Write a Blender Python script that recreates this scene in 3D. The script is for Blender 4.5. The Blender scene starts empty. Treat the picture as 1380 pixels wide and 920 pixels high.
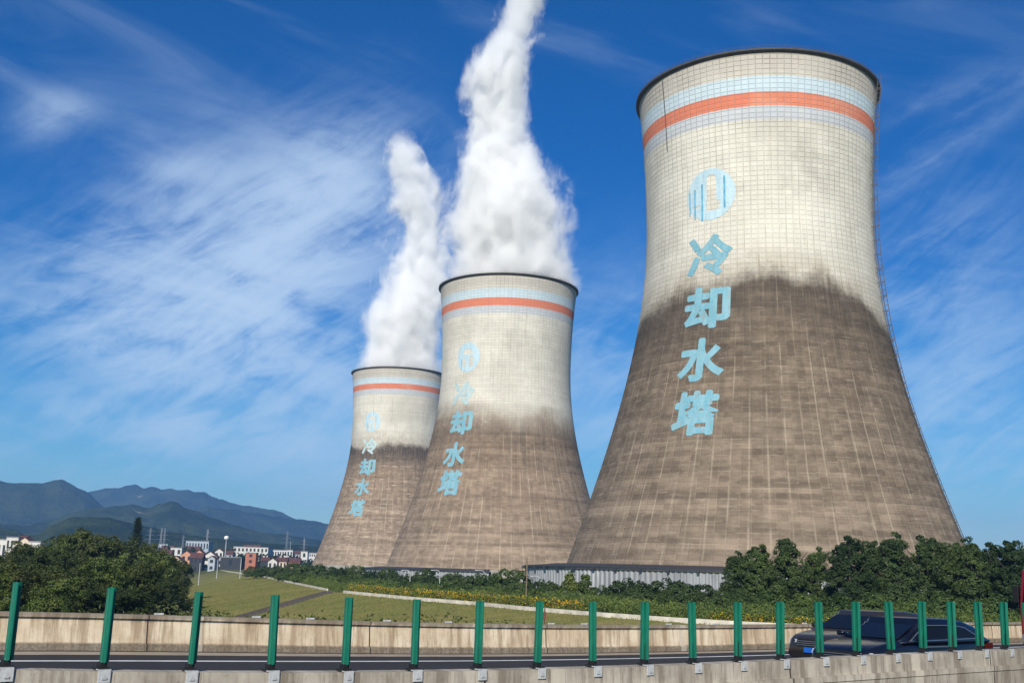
import bpy, bmesh, math, random
import numpy as np
from mathutils import Vector, Matrix
random.seed(7)
R = math.radians
HAZE = 9.5e-5
PI = math.pi
S = bpy.context.scene
COL = S.collection
EYE = 6.8                      # camera height above the towers' ground (z = 0)
F, PITCH, ROLL = 1463.04, 0.20703, 0.029476

# ------------------------------------------------------------------ camera
fw = Vector((0, math.cos(PITCH), math.sin(PITCH)))
up0 = Vector((0, -math.sin(PITCH), math.cos(PITCH)))
rt = Vector((1, 0, 0)) * math.cos(ROLL) + up0 * math.sin(ROLL)
up = -Vector((1, 0, 0)) * math.sin(ROLL) + up0 * math.cos(ROLL)
cd = bpy.data.cameras.new('camera')
cam = bpy.data.objects.new('camera', cd)
COL.objects.link(cam)
m = Matrix.Identity(4)
for i in range(3):
    m[i][0], m[i][1], m[i][2] = rt[i], up[i], -fw[i]
m[2][3] = EYE
cam.matrix_world = m
cd.sensor_width = 36
cd.lens = 36 * F / 1380
cd.clip_start = 0.2
cd.clip_end = 40000
S.camera = cam


def at(px, py, Y):
    """World point at depth Y that the photograph shows at pixel (px, py)."""
    d = rt * (px - 690) + up * (460 - py) + fw * F
    d = d * (Y / d.y)
    return Vector((d.x, d.y, d.z + EYE))


# ------------------------------------------------------------------ object helpers
def link(name, me, parent=None, mat=None, loc=None):
    o = bpy.data.objects.new(name, me)
    COL.objects.link(o)
    if parent: o.parent = parent
    if mat and me is not None:
        me.materials.clear(); me.materials.append(mat)
    if loc is not None: o.location = loc
    return o


def tag(o, label=None, cat=None, group=None, kind=None):
    if label: o['label'] = label
    if cat: o['category'] = cat
    if group: o['group'] = group
    if kind: o['kind'] = kind
    return o


def empty(name, loc, rz=0, sc=None):
    o = bpy.data.objects.new(name, None)
    COL.objects.link(o)
    o.location = loc
    o.rotation_euler = (0, 0, rz)
    o.empty_display_size = 0.3
    if sc: o.scale = sc
    return o


def dup(root, loc, rz=0, sc=None, label=None, group=None):
    r = root.copy(); COL.objects.link(r)
    r.location = loc; r.rotation_euler = (0, 0, rz)
    if sc: r.scale = sc
    if label: r['label'] = label
    if group: r['group'] = group
    for ch in list(root.children):
        c = ch.copy(); COL.objects.link(c); c.parent = r
        for g in ch.children:
            d = g.copy(); COL.objects.link(d); d.parent = c
    return r


class MB:
    """Collects simple shapes into one mesh."""
    def __init__(s): s.v = []; s.f = []
    def add(s, vs, fs):
        b = len(s.v); s.v += [tuple(p) for p in vs]; s.f += [tuple(b + i for i in q) for q in fs]
    def box(s, x0, x1, y0, y1, z0, z1):
        s.add([(x0, y0, z0), (x1, y0, z0), (x1, y1, z0), (x0, y1, z0), (x0, y0, z1), (x1, y0, z1), (x1, y1, z1), (x0, y1, z1)],
              [(0, 3, 2, 1), (4, 5, 6, 7), (0, 1, 5, 4), (1, 2, 6, 5), (2, 3, 7, 6), (3, 0, 4, 7)])
    def tube(s, pts, rads, n=6, cap=True):
        pts = [Vector(p) for p in pts]
        if not hasattr(rads, '__len__'): rads = [rads] * len(pts)
        vs = []; ref = Vector((0.31, 0.17, 0.93))
        for i, p in enumerate(pts):
            d = (pts[min(i + 1, len(pts) - 1)] - pts[max(i - 1, 0)]).normalized()
            a = d.cross(ref if abs(d.dot(ref)) < .95 else Vector((1, 0, 0))).normalized(); b = d.cross(a)
            for k in range(n):
                t = 2 * PI * k / n
                vs.append(p + (a * math.cos(t) + b * math.sin(t)) * rads[i])
        fs = [(i * n + k, i * n + (k + 1) % n, (i + 1) * n + (k + 1) % n, (i + 1) * n + k) for i in range(len(pts) - 1) for k in range(n)]
        if cap:
            fs += [tuple(range(n))[::-1], tuple((len(pts) - 1) * n + k for k in range(n))]
        s.add(vs, fs)
    def sections(s, secs, closed=True, cap=True):
        """Loft of equal-length point rings."""
        n = len(secs[0]); vs = [p for q in secs for p in q]
        rng = range(n) if closed else range(n - 1)
        fs = [(i * n + k, i * n + (k + 1) % n, (i + 1) * n + (k + 1) % n, (i + 1) * n + k) for i in range(len(secs) - 1) for k in rng]
        if cap and closed:
            fs += [tuple(range(n))[::-1], tuple((len(secs) - 1) * n + k for k in range(n))]
        s.add(vs, fs)
    def mesh(s, name, smooth=False, fix=True):
        me = bpy.data.meshes.new(name)
        me.from_pydata(s.v, [], s.f)
        if fix:
            bm = bmesh.new(); bm.from_mesh(me)
            bmesh.ops.recalc_face_normals(bm, faces=bm.faces)
            bm.to_mesh(me); bm.free()
        if smooth:
            me.polygons.foreach_set('use_smooth', [True] * len(me.polygons))
        me.update()
        return me
    def build(s, name, mat, parent=None, smooth=False, loc=None, fix=True):
        return link(name, s.mesh(name, smooth, fix), parent, mat, loc)


def bevel(o, w, seg=2):
    b = o.modifiers.new('bevel', 'BEVEL'); b.width = w; b.segments = seg; b.limit_method = 'ANGLE'; b.angle_limit = R(40)
    return o


def np_mesh(name, V, Q, mat, smooth=False):
    me = bpy.data.meshes.new(name)
    V = np.asarray(V, np.float32); Q = np.asarray(Q, np.int32)
    me.vertices.add(len(V)); me.vertices.foreach_set('co', V.ravel())
    k = Q.shape[1]
    me.loops.add(Q.size); me.loops.foreach_set('vertex_index', Q.ravel())
    me.polygons.add(len(Q)); me.polygons.foreach_set('loop_start', np.arange(0, Q.size, k, dtype=np.int32))
    me.polygons.foreach_set('use_smooth', np.full(len(Q), smooth))
    me.update(calc_edges=True); me.validate()
    if mat: me.materials.append(mat)
    return me


# ------------------------------------------------------------------ material helpers
class G:
    def __init__(s, name, world=False):
        if world:
            s.m = bpy.data.worlds.new(name)
        else:
            s.m = bpy.data.materials.new(name)
        s.m.use_nodes = True
        s.t = s.m.node_tree; s.t.nodes.clear(); s.n = s.t.nodes
        s.out = s.n.new('ShaderNodeOutputWorld' if world else 'ShaderNodeOutputMaterial')
    def put(s, sock, v):
        if v is None: return
        if isinstance(v, bpy.types.NodeSocket): s.t.links.new(v, sock)
        else:
            if sock.type == 'RGBA' and len(v) == 3: v = (*v, 1)
            sock.default_value = v
    def __call__(s, op, a, b=None, c=None, clamp=False):
        n = s.n.new('ShaderNodeMath'); n.operation = op; n.use_clamp = clamp
        for k, v in enumerate((a, b, c)): s.put(n.inputs[k], v)
        return n.outputs[0]
    def add(s, a, b): return s('ADD', a, b)
    def sub(s, a, b): return s('SUBTRACT', a, b)
    def mul(s, a, b): return s('MULTIPLY', a, b)
    def coord(s, which='Object'): return s.n.new('ShaderNodeTexCoord').outputs[which]
    def sep(s, v):
        n = s.n.new('ShaderNodeSeparateXYZ'); s.put(n.inputs[0], v); return n.outputs
    def comb(s, x, y, z):
        n = s.n.new('ShaderNodeCombineXYZ')
        for k, v in enumerate((x, y, z)): s.put(n.inputs[k], v)
        return n.outputs[0]
    def noise(s, vec, scale=1, detail=3, rough=.55, dist=0., out=0):
        n = s.n.new('ShaderNodeTexNoise'); s.put(n.inputs['Vector'], vec)
        n.inputs['Scale'].default_value = scale; n.inputs['Detail'].default_value = detail
        n.inputs['Roughness'].default_value = rough; n.inputs['Distortion'].default_value = dist
        return n.outputs[out]
    def smooth(s, v, lo, hi, a=0., b=1.):
        n = s.n.new('ShaderNodeMapRange'); n.interpolation_type = 'SMOOTHSTEP'
        for k, x in (('Value', v), ('From Min', lo), ('From Max', hi), ('To Min', a), ('To Max', b)): s.put(n.inputs[k], x)
        return n.outputs[0]
    def lin(s, v, lo, hi, a=0., b=1.):
        n = s.n.new('ShaderNodeMapRange')
        for k, x in (('Value', v), ('From Min', lo), ('From Max', hi), ('To Min', a), ('To Max', b)): s.put(n.inputs[k], x)
        return n.outputs[0]
    def mix(s, f, a, b, mode='MIX'):
        n = s.n.new('ShaderNodeMix'); n.data_type = 'RGBA'; n.blend_type = mode
        s.put(n.inputs[0], f); s.put(n.inputs[6], a); s.put(n.inputs[7], b)
        return n.outputs[2]
    def vmul(s, v, k):
        n = s.n.new('ShaderNodeVectorMath'); n.operation = 'MULTIPLY'; s.put(n.inputs[0], v); s.put(n.inputs[1], k)
        return n.outputs[0]
    def vadd(s, v, k):
        n = s.n.new('ShaderNodeVectorMath'); n.operation = 'ADD'; s.put(n.inputs[0], v); s.put(n.inputs[1], k)
        return n.outputs[0]
    def bump(s, h, strength=.3, dist=.1):
        n = s.n.new('ShaderNodeBump'); n.inputs['Strength'].default_value = strength; n.inputs['Distance'].default_value = dist
        s.put(n.inputs['Height'], h); return n.outputs[0]
    def bsdf(s, color, rough=.8, normal=None, metal=0., spec=.3, **kw):
        n = s.n.new('ShaderNodeBsdfPrincipled')
        s.put(n.inputs['Base Color'], color); s.put(n.inputs['Roughness'], rough); s.put(n.inputs['Metallic'], metal)
        n.inputs['Specular IOR Level'].default_value = spec
        if normal is not None: s.put(n.inputs['Normal'], normal)
        for k, v in kw.items(): s.put(n.inputs[k.replace('_', ' ')], v)
        s.t.links.new(n.outputs[0], s.out.inputs[0])
        return n


def plain(name, col, rough=.7, var=.12, scale=3., metal=0., spec=.3, **kw):
    g = G(name)
    n = g.noise(g.coord(), scale, 4, .6)
    f = g.lin(n, .3, .7, 1 - var, 1 + var)
    c = g.mix(1., (*col, 1), g.comb(f, f, f), 'MULTIPLY')
    g.bsdf(c, rough, None, metal, spec, **kw)
    return g.m


def leaf_mat(name, dark, light, flower=None, trans=.25, scale=.35):
    g = G(name)
    co = g.coord()
    geo = g.n.new('ShaderNodeNewGeometry').outputs['Random Per Island']
    obj = g.n.new('ShaderNodeObjectInfo').outputs['Random']
    n = g.noise(g.vadd(co, g.comb(g.mul(obj, 50.), 0., 0.)), scale, 3, .6)
    f = g('ADD', g.mul(g.smooth(n, .35, .65), .5), g.mul(geo, .5))
    f = g('ADD', f, g.lin(obj, 0, 1, -.3, .3), clamp=True)
    c = g.mix(f, dark, light)
    if flower: c = g.mix(g('GREATER_THAN', geo, flower[1]), c, flower[0])
    b = g.bsdf(c, .55, None, 0., .25)
    tr = g.n.new('ShaderNodeBsdfTranslucent'); g.put(tr.inputs[0], g.mix(.3, c, (.25, .35, .05)))
    mx = g.n.new('ShaderNodeMixShader'); mx.inputs[0].default_value = trans
    g.t.links.new(b.outputs[0], mx.inputs[1]); g.t.links.new(tr.outputs[0], mx.inputs[2])
    g.t.links.new(mx.outputs[0], g.out.inputs[0])
    return g.m


# ------------------------------------------------------------------ world: sky with cirrus
SUN_AZ, SUN_EL = 258., 31.      # math angle of the direction to the sun (behind the camera, a little left)


def make_world():
    g = G('World', world=True)
    S.world = g.m
    sky = g.n.new('ShaderNodeTexSky'); sky.sky_type = 'NISHITA'; sky.sun_disc = False
    sky.sun_elevation = R(SUN_EL); sky.sun_rotation = R((90 - SUN_AZ) % 360)
    sky.altitude = 300; sky.air_density = 1.0; sky.dust_density = .3; sky.ozone_density = 3.0
    hsv = g.n.new('ShaderNodeHueSaturation'); hsv.inputs['Saturation'].default_value = SKY_SAT; hsv.inputs['Value'].default_value = 1.
    g.put(hsv.inputs['Color'], sky.outputs[0])
    d = g.sep(g.coord('Generated'))
    az = g('ARCTAN2', d[0], d[1])
    el = g('ARCTAN2', d[2], g('SQRT', g.add(g.mul(d[0], d[0]), g.mul(d[1], d[1]))))
    # wisps: noise stretched along slanting streaks
    def streak(ang, sx, sy, seed, detail=7, rough=.6, dist=.4):
        c, s_ = math.cos(ang), math.sin(ang)
        u = g.add(g.mul(az, c), g.mul(el, s_)); v = g.sub(g.mul(el, c), g.mul(az, s_))
        return g.noise(g.comb(g.mul(u, sx), g.mul(v, sy), seed), 1., detail, rough, dist)
    def blob(a, e, ra, re, ang=0.):
        c, s_ = math.cos(ang), math.sin(ang)
        da = g.sub(az, a); de = g.sub(el, e)
        u = g('DIVIDE', g.add(g.mul(da, c), g.mul(de, s_)), ra); v = g('DIVIDE', g.sub(g.mul(de, c), g.mul(da, s_)), re)
        q = g.add(g.mul(u, u), g.mul(v, v))
        return g('POWER', 2.718, g.mul(q, -1.))
    total = None
    for a, e, ra, re, ang, k in CLOUDS:
        b = g.mul(blob(a, e, ra, re, ang), k)
        total = b if total is None else g.add(total, b)
    n1 = streak(.42, 4.2, 10., 3.1, 8, .62, .9)
    n2 = streak(-.22, 3., 13., 8.3, 7, .58, .7)
    n3 = streak(.1, 14., 26., 5.7, 5, .6, .5)
    tex = g.add(g.add(g.mul(n1, .5), g.mul(n2, .35)), g.mul(n3, .15))
    n4 = streak(.55, 9., 34., 12.9, 7, .65, 1.2)
    cov = g.add(g.mul(g.smooth(g.add(g.mul(tex, .72), g.mul(n4, .28)), .40, .63), 1.45), .07)
    f = g.mul(total, cov)
    thin = g.mul(g.smooth(n2, .5, .85), .22)
    f = g.mul(g.sub(1., g('POWER', 2.718, g.mul(g.add(f, thin), -1.05))), .84)
    air = g.mix(1., hsv.outputs[0], g.mix(g.smooth(el, 0., .32), (.74, .97, 1.06), (.19, .71, .96)), 'MULTIPLY')
    col = g.mix(f, air, CLOUD_COL)
    bg = g.n.new('ShaderNodeBackground'); bg.inputs[1].default_value = SKY_STR
    g.put(bg.inputs[0], col)
    g.t.links.new(bg.outputs[0], g.out.inputs[0])


SKY_SAT, SKY_STR = 1.5, .080
CLOUD_COL = (6.6, 8.3, 10.2)
def _ae(px, py): return math.atan2(px - 690, F), math.atan2(768 - (py + (690 - px) * .03), math.hypot(F, px - 690))
CLOUDS = []
for px, py, rx, ry, ang, k in [(280, 370, 150, 120, .5, 1.5), (420, 290, 130, 90, .6, 1.1), (120, 470, 150, 60, -.3, .5), (330, 480, 220, 80, -.25, 1.3),
                               (430, 200, 80, 50, .4, .45), (250, 590, 300, 34, -.05, .5), (420, 610, 70, 22, -.1, .5), (150, 560, 200, 30, -.1, .35), (20, 130, 45, 28, .4, .5),
                               (830, 520, 140, 130, .3, .6), (1300, 560, 150, 160, .3, .75), (1260, 350, 130, 60, .5, .3), (1290, 180, 160, 22, .5, .28), (1330, 90, 80, 20, .3, .22), (300, 660, 420, 60, 0., .45),
                               (1330, 690, 200, 70, 0., .3), (220, 210, 60, 20, .1, .3)]:
    a, e = _ae(px, py)
    CLOUDS.append((a, e, rx / F, ry / F, ang, k))
make_world()
sl = bpy.data.lights.new('sun', 'SUN'); sl.energy = 4.9; sl.angle = R(.5); sl.color = (1., .935, .83)
sun = bpy.data.objects.new('sun', sl); COL.objects.link(sun)
sd = Vector((math.cos(R(SUN_AZ)) * math.cos(R(SUN_EL)), math.sin(R(SUN_AZ)) * math.cos(R(SUN_EL)), math.sin(R(SUN_EL))))
sun.rotation_euler = sd.to_track_quat('Z', 'Y').to_euler()
sun.location = (0, -40, 120)
S.view_settings.view_transform = 'Standard'; S.view_settings.look = 'None'
S.view_settings.exposure = .32; S.view_settings.gamma = 1.; S.view_settings.use_curve_mapping = False

# ------------------------------------------------------------------ ground
KY = np.array([60, 110, 130, 147, 155.3, 158.1, 166.2, 178.5, 196.7, 215.1, 233.9, 274.6, 293.6, 548.5, 799., 1113., 1600.])
KX = np.array([650, 300, 150, 70, 39.8, 33.7, 24.4, 14.3, 2.7, -5.7, -18.6, -39.5, -46.9, -121., -203.2, -298.1, -440.])


def sst(x, a, b):
    t = np.clip((x - a) / (b - a), 0, 1); return t * t * (3 - 2 * t)


def ground_z(x, y):
    x = np.asarray(x, float); y = np.asarray(y, float)
    kx = np.interp(y, KY, KX)
    w = np.clip(47 - (y - 260) * .037, 30, 54)
    t = kx - x
    z = -6.6 * np.clip((t - .5) / (w - .5), 0, 1)
    z = np.where(t > w, -6.6 - .5 * sst(t, w, w + 3), z)
    z = z + 4.6 * sst(t, w + 13, w + 27)
    z = z * (1 - sst(y, 800, 1100)) + 2.5 * sst(y, 700, 1100)
    return z


def gz(x, y): return float(ground_z(x, y))


def grass_mat():
    g = G('grass_ground')
    co = g.coord()
    n1 = g.noise(co, .035, 5, .62); n2 = g.noise(g.vmul(co, (.6, .12, 1.)), .5, 4, .6); n3 = g.noise(co, 1.6, 4, .7)
    p = g.sep(co)
    mow = g.noise(g.vmul(co, (.02, .25, .3)), 1., 3, .5)
    f = g('ADD', g.add(g.mul(n1, .5), g.mul(mow, .3)), g.mul(n3, .3))
    c = g.mix(g.smooth(f, .42, .66), (.12, .150, .030), (.25, .215, .075))
    c = g.mix(g.smooth(n2, .5, .75, 0., .6), c, (.15, .165, .040))
    c = g.mix(g.mul(g.smooth(g.noise(g.vmul(co, (.05, .12, 1.)), 1., 5, .65), .50, .66), .55), c, (.23, .165, .065))
    c = g.mix(g.mul(g.smooth(g.noise(g.vmul(co, (.9, .05, 1.)), 1., 4, .6), .5, .7), .4), c, (.09, .115, .024))
    far = g.smooth(p[1], 600., 1000.)
    c = g.mix(far, c, g.mix(g.smooth(n1, .35, .65), (.025, .045, .018), (.07, .08, .03)))
    g.bsdf(c, .95, g.bump(g.add(n3, g.noise(co, 5., 3, .7)), .6, .25), 0., .1)
    return g.m


def axis(segs):
    out = []
    for a, b, n in segs: out += list(np.linspace(a, b, n, endpoint=False))
    return np.array(out + [segs[-1][1]])


ax = axis([(-10400, -1500, 24), (-1500, -400, 30), (-400, -180, 36), (-180, 110, 116), (110, 400, 30), (400, 1500, 25), (1500, 10400, 24)])
ay = axis([(-400, 60, 24), (60, 130, 24), (130, 420, 116), (420, 900, 70), (900, 2000, 40), (2000, 10400, 34)])
gx, gy = np.meshgrid(ax, ay)
V = np.stack([gx, gy, ground_z(gx, gy)], -1).reshape(-1, 3)
nx, ny = len(ax), len(ay)
ii = (np.arange(ny - 1)[:, None] * nx + np.arange(nx - 1)[None]).ravel()
gm = np_mesh('ground', V, np.stack([ii, ii + 1, ii + nx + 1, ii + nx], -1), grass_mat(), True)
tag(link('ground', gm), 'mown grass levee slope and flat ground around the cooling towers', kind='structure')

# river
g = G('river_water')
g.bsdf((.03, .045, .04), .06, g.bump(g.noise(g.coord(), .8, 3, .5), .15, .2), 0., .5)
rv = MB(); ys = np.linspace(70, 900, 60); rows = []
for y in ys:
    k = float(np.interp(y, KY, KX)); w = float(np.clip(47 - (y - 260) * .037, 30, 54))
    rows.append([(k - w + 2, y, -6.35), (k - w - 20, y, -6.35)])
rv.sections(rows, closed=False)
tag(rv.build('river', g.m, fix=False), 'narrow dark river below the grass levee', kind='structure')

# ------------------------------------------------------------------ hills
hpx = {
    'far': (7600, [(-200, 655), (0, 672), (100, 668), (120, 661), (143, 655), (173, 650), (200, 652.7), (217, 656), (240, 658.3), (263, 660.6), (287, 666.7), (303, 675), (320, 678.5), (347, 682), (370, 686.6), (388, 695), (400, 699), (440, 704), (520, 712), (700, 730), (900, 745), (1380, 760)]),
    'left': (5600, [(-200, 640), (0, 648.5), (33, 649.5), (60, 650), (83, 646.7), (100, 653), (115, 661.7), (127, 670), (150, 690), (180, 712), (220, 735)]),
    'side': (6200, [(225, 735), (255, 690), (280, 682), (340, 690), (393, 698), (423, 699), (437, 704), (470, 712), (520, 725), (640, 742)]),
    'mid': (4000, [(-200, 690), (0, 705), (40, 706), (67, 700), (100, 686.7), (133, 681.7), (157, 680), (177, 676), (200, 683), (213, 678.5), (230, 674.3), (243, 678.5), (257, 685), (283, 696.7), (317, 708.5), (350, 716.7), (400, 722), (450, 728), (600, 745)]),
    'low': (2500, [(-200, 700), (0, 710), (20, 711.7), (37, 720), (50, 719), (67, 705), (90, 697), (120, 693.5), (150, 697), (187, 703), (217, 713), (267, 722), (350, 729), (450, 733), (560, 738), (700, 752), (1380, 756)]),
}
rng = np.random.RandomState(5)


def fbm(x, y, seed, octs=6):
    r_ = np.random.RandomState(seed); out = 0.; amp = 1.; tot = 0.
    for o in range(octs):
        a = r_.rand(4) * 100; th = r_.rand() * 6.28
        u = x * math.cos(th) - y * math.sin(th) + a[0]; v = x * math.sin(th) + y * math.cos(th) + a[1]
        xi = np.floor(u).astype(int); yi = np.floor(v).astype(int); fx = u - xi; fy = v - yi
        fx = fx * fx * (3 - 2 * fx); fy = fy * fy * (3 - 2 * fy)
        def h(i, j):
            q = np.sin(i * 127.1 + j * 311.7 + seed * 17.3 + o * 7.7) * 43758.5453
            return q - np.floor(q)
        val = (h(xi, yi) * (1 - fx) + h(xi + 1, yi) * fx) * (1 - fy) + (h(xi, yi + 1) * (1 - fx) + h(xi + 1, yi + 1) * fx) * fy
        out = out + amp * (1 - np.abs(2 * val - 1)); tot += amp; amp *= .5; x = x * 2.02; y = y * 2.02
    return out / tot


azs = np.linspace(R(-33), R(33), 640); ds = np.concatenate([np.linspace(1500, 4600, 110), np.linspace(4660, 9300, 100)])
A, D = np.meshgrid(azs, ds)
X, Y = D * np.sin(A), D * np.cos(A)
HZ = np.full(A.shape, 1.0)
rid = fbm(X / 520., Y / 520., 3, 6)
fine = fbm(X / 60., Y / 60., 9, 3)
for nm, (dist, pts) in hpx.items():
    aa = []; hh = []
    for px, py in pts:
        p = at(px, py, 1000.); aa.append(math.atan2(p.x, p.y)); hh.append((p.z - EYE) / math.hypot(p.x, p.y) * dist + EYE)
    prof = np.interp(A, aa, hh, left=hh[0], right=hh[-1]) 
    if nm == 'left': prof = np.where(A > aa[-1], 0, prof)
    if nm == 'side': prof = np.where(A < aa[0], 0, prof)
    dd = dist * (1 + .02 * np.sin(A * 23 + dist))
    back = {'low': 500., 'mid': 800., 'left': 1000., 'side': 1000., 'far': 1500.}[nm]
    front = {'low': 900., 'mid': 1300., 'left': 1500., 'side': 1900., 'far': 1800.}[nm]
    t = np.where(D < dd, (dd - D) / front, (D - dd) / back)
    shp = np.clip(1 - t, 0, 1) ** 1.15
    # spurs cut into the flanks but leave the crest line
    cut = 1 - .75 * np.clip(t * 3.2, 0, 1) * (1 - rid) * 1.3
    HZ = np.maximum(HZ, prof * shp * np.clip(cut, .1, 1.2))
HZ += (fine - .5) * np.clip(HZ / 60., 0, 1) * 10
V = np.stack([X, Y, HZ - 2.0 + 0 * X], -1).reshape(-1, 3)
na = len(azs); nd = len(ds)
ii = (np.arange(nd - 1)[:, None] * na + np.arange(na - 1)[None]).ravel()
g = G('forest_hill')
co = g.coord()
n1 = g.noise(co, .006, 6, .62); n2 = g.noise(co, .05, 4, .7)
c = g.mix(g.smooth(g.add(g.mul(n1, .6), g.mul(n2, .4)), .38, .62), (.014, .026, .012), (.05, .065, .024))
c = g.mix(g.smooth(g.noise(co, .0033, 5, .65), .69, .73), c, (.22, .20, .16))
g.bsdf(c, 1., g.bump(n2, 1., 12.), 0., 0.)
tag(link('hills', np_mesh('hills', V, np.stack([ii, ii + 1, ii + na + 1, ii + na], -1), g.m, True)), 'forested mountain ridges fading blue behind the village', kind='structure')

# ------------------------------------------------------------------ haze
if HAZE:
    g = G('haze_air')
    pv = g.n.new('ShaderNodeVolumePrincipled')
    pv.inputs['Color'].default_value = (.25, .53, 1., 1); pv.inputs['Density'].default_value = HAZE; pv.inputs['Anisotropy'].default_value = .1
    g.t.links.new(pv.outputs[0], g.out.inputs[1])
    hz = MB(); hz.box(-10500, 10500, -500, 10500, -8.3, 640)
    tag(hz.build('haze', g.m), 'thin blue air between the camera and the mountains', kind='stuff')

# ------------------------------------------------------------------ cooling towers
DZ = 11.97


def prof(z):
    q = z - DZ - 103.08; b = 78.65 if q < 0 else 117.53
    return 36.063 * math.sqrt(1 + (q / b) ** 2)


def tower_mat(name, seed, zb, tilt, soft, dark, layers, pane_reflection, skew=0., warm=0., shade=1., smudge=.3, base=.6, grid=1.):
    g = G(name)
    p = g.sep(g.coord())
    a = g('ARCTAN2', p[0], g.mul(p[1], -1.)); z = p[2]
    u = g.mul(a, 40.)
    uz = g.comb(u, z, seed * 13.7)
    big = g.noise(uz, .035, 5, .6); med = g.noise(uz, .16, 4, .65); fine = g.noise(uz, .9, 4, .7); spk = g.noise(uz, 3.2, 2, .7)
    streak = g.noise(g.comb(g.mul(u, .55), g.mul(z, .035), seed), 1., 5, .65)
    fstreak = g.noise(g.comb(g.mul(u, 1.9), g.mul(z, .06), seed + 4.), 1., 4, .7)
    lay = g.add(g.mul(g.noise(g.comb(g.mul(u, .03), g.mul(z, .30), seed + 2.), 1., 3, .6), .5), g.mul(g.noise(uz, .22, 5, .7), .5))
    lay2 = g.noise(g.comb(g.mul(u, .16), g.mul(z, 1.3), seed + 6.), 1., 3, .6)
    # joint lines of the climbing formwork
    def lines(v, period, width, wob):
        f = g('FRACT', g('DIVIDE', g.add(v, wob), period))
        d = g('ABSOLUTE', g.sub(f, .5))
        return g.smooth(d, .5 - width / period * .9, .5 - width / period * .25)
    hw = lines(z, 1.5, .19, g.mul(med, .25)); vw = lines(u, 40 * 2 * PI / 112, .24, g.mul(fine, .12)); hw3 = lines(z, 4.5, .28, g.mul(med, .3))
    vw2 = lines(u, 40 * 2 * PI / 64, .34, g.mul(fine, .12))
    wn = g.n.new('ShaderNodeTexWhiteNoise'); wn.noise_dimensions = '3D'
    g.put(wn.inputs['Vector'], g.comb(g('FLOOR', g('DIVIDE', u, 40 * 2 * PI / 112)), g('FLOOR', g('DIVIDE', z, 1.5)), seed)); cell = wn.outputs['Value']
    wn2 = g.n.new('ShaderNodeTexWhiteNoise'); wn2.noise_dimensions = '2D'
    g.put(wn2.inputs['Vector'], g.comb(g('FLOOR', g('DIVIDE', z, 1.5)), seed, 0.)); ring = wn2.outputs['Value']
    tone = g.add(g.mul(cell, .5), g.mul(ring, .5))
    # upper, pale half
    cu = g.mix(g.smooth(big, .35, .68), (.635, .61, .53), (.50, .475, .41))
    cu = g.mix(g.smooth(streak, .52, .78, 0., .55), cu, (.34, .31, .25))
    cu = g.mix(g.smooth(fine, .45, .8, 0., .35), cu, (.67, .635, .545))
    top = g.smooth(z, 150., 157.)
    cu = g.mix(g.mul(top, .75), cu, g.mix(fine, (.37, .345, .31), (.48, .44, .39)))
    gpat = g.smooth(g.add(g.mul(g.noise(uz, .07, 4, .65), .65), g.mul(fine, .35)), .40, .60, .04, 1.)
    gridk = g.mul(g.mul(g.add(g.lin(z, 100., 140., .12, .38), g.smooth(z, 152., 157., 0., .3)), grid), gpat)
    cu = g.mix(g.mul(g('MAXIMUM', hw, g.mul(vw, g.lin(cell, 0., 1., .35, 1.))), gridk), cu, (.16, .14, .12))
    cu = g.mix(g.mul(g.mul(g.smooth(vw, .3, .8), g.smooth(fstreak, .50, .66)), .42), cu, (.20, .175, .145))
    # grey smudge under the bands
    sm = g.mul(g.smooth(g.add(g('POWER', g('DIVIDE', g.sub(a, .18), .28), 2.), g('POWER', g('DIVIDE', g.sub(z, 124.), 9.), 2.)), 0., 1.5, 1., 0.), g.smooth(med, .3, .6))
    cu = g.mix(g.mul(sm, smudge), cu, (.27, .25, .21))
    drip = g.mul(g.smooth(fstreak, .66, .74), g.smooth(g.noise(uz, .12, 3, .6), .5, .62))
    cu = g.mix(g.mul(drip, .6), cu, (.16, .13, .10))
    # painted bands
    z2 = g.add(z, g.mul(g.sub(spk, .5), .25))
    def band(lo, hi): return g.mul(g('GREATER_THAN', z2, lo), g('LESS_THAN', z2, hi))
    worn = g.smooth(g.add(g.mul(fine, .6), g.mul(streak, .4)), .42, .62, .95, .72)
    cu = g.mix(g.mul(band(148.9, 153.8), worn), cu, (.47, .585, .65))
    fade = g.mul(band(144.4, 149.), g.smooth(big, .48, .66))
    cu = g.mix(g.mul(band(144.55, 148.9), .94), cu, g.mix(g.mul(fade, .6), (.60, .165, .082), (.62, .27, .17)))
    cu = g.mix(g.mul(band(140.4, 144.55), g.mul(worn, .8)), cu, (.42, .46, .52))
    cu = g.mix(g.mul(g.mul(band(139.5, 154.), g('MAXIMUM', hw, vw)), .28), cu, (.25, .25, .27))
    # lower, weathered half
    cl = g.mix(g.smooth(lay, .40, .62), (.145, .108, .080), (.270, .208, .155))
    if warm: cl = g.mix(warm, cl, (.36, .255, .185))
    cl = g.mix(g.smooth(streak, .4, .7, 0., .55), cl, (.115, .095, .075))
    cl = g.mix(g.smooth(z, 78., 10., 0., base), cl, g.mix(g.smooth(lay, .4, .62), (.20, .158, .122), (.33, .262, .205)))
    cl = g.mix(g.mul(g.smooth(lay2, .56, .74), layers), cl, (.42, .36, .28))
    brk = g.smooth(g.noise(uz, .33, 3, .65), .47, .62)
    cl = g.mix(g.mul(g('MAXIMUM', hw, g.mul(hw3, .9)), g.mul(brk, .42)), cl, (.45, .39, .30))
    cl = g.mix(g.mul(vw2, g.mul(g.smooth(g.noise(g.comb(g.mul(u, .4), g.mul(z, .07), seed + 9.), 1., 3, .6), .42, .6), .6)), cl, (.43, .37, .29))
    cl = g.mix(g.mul(vw, .18), cl, (.36, .31, .25))
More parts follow.
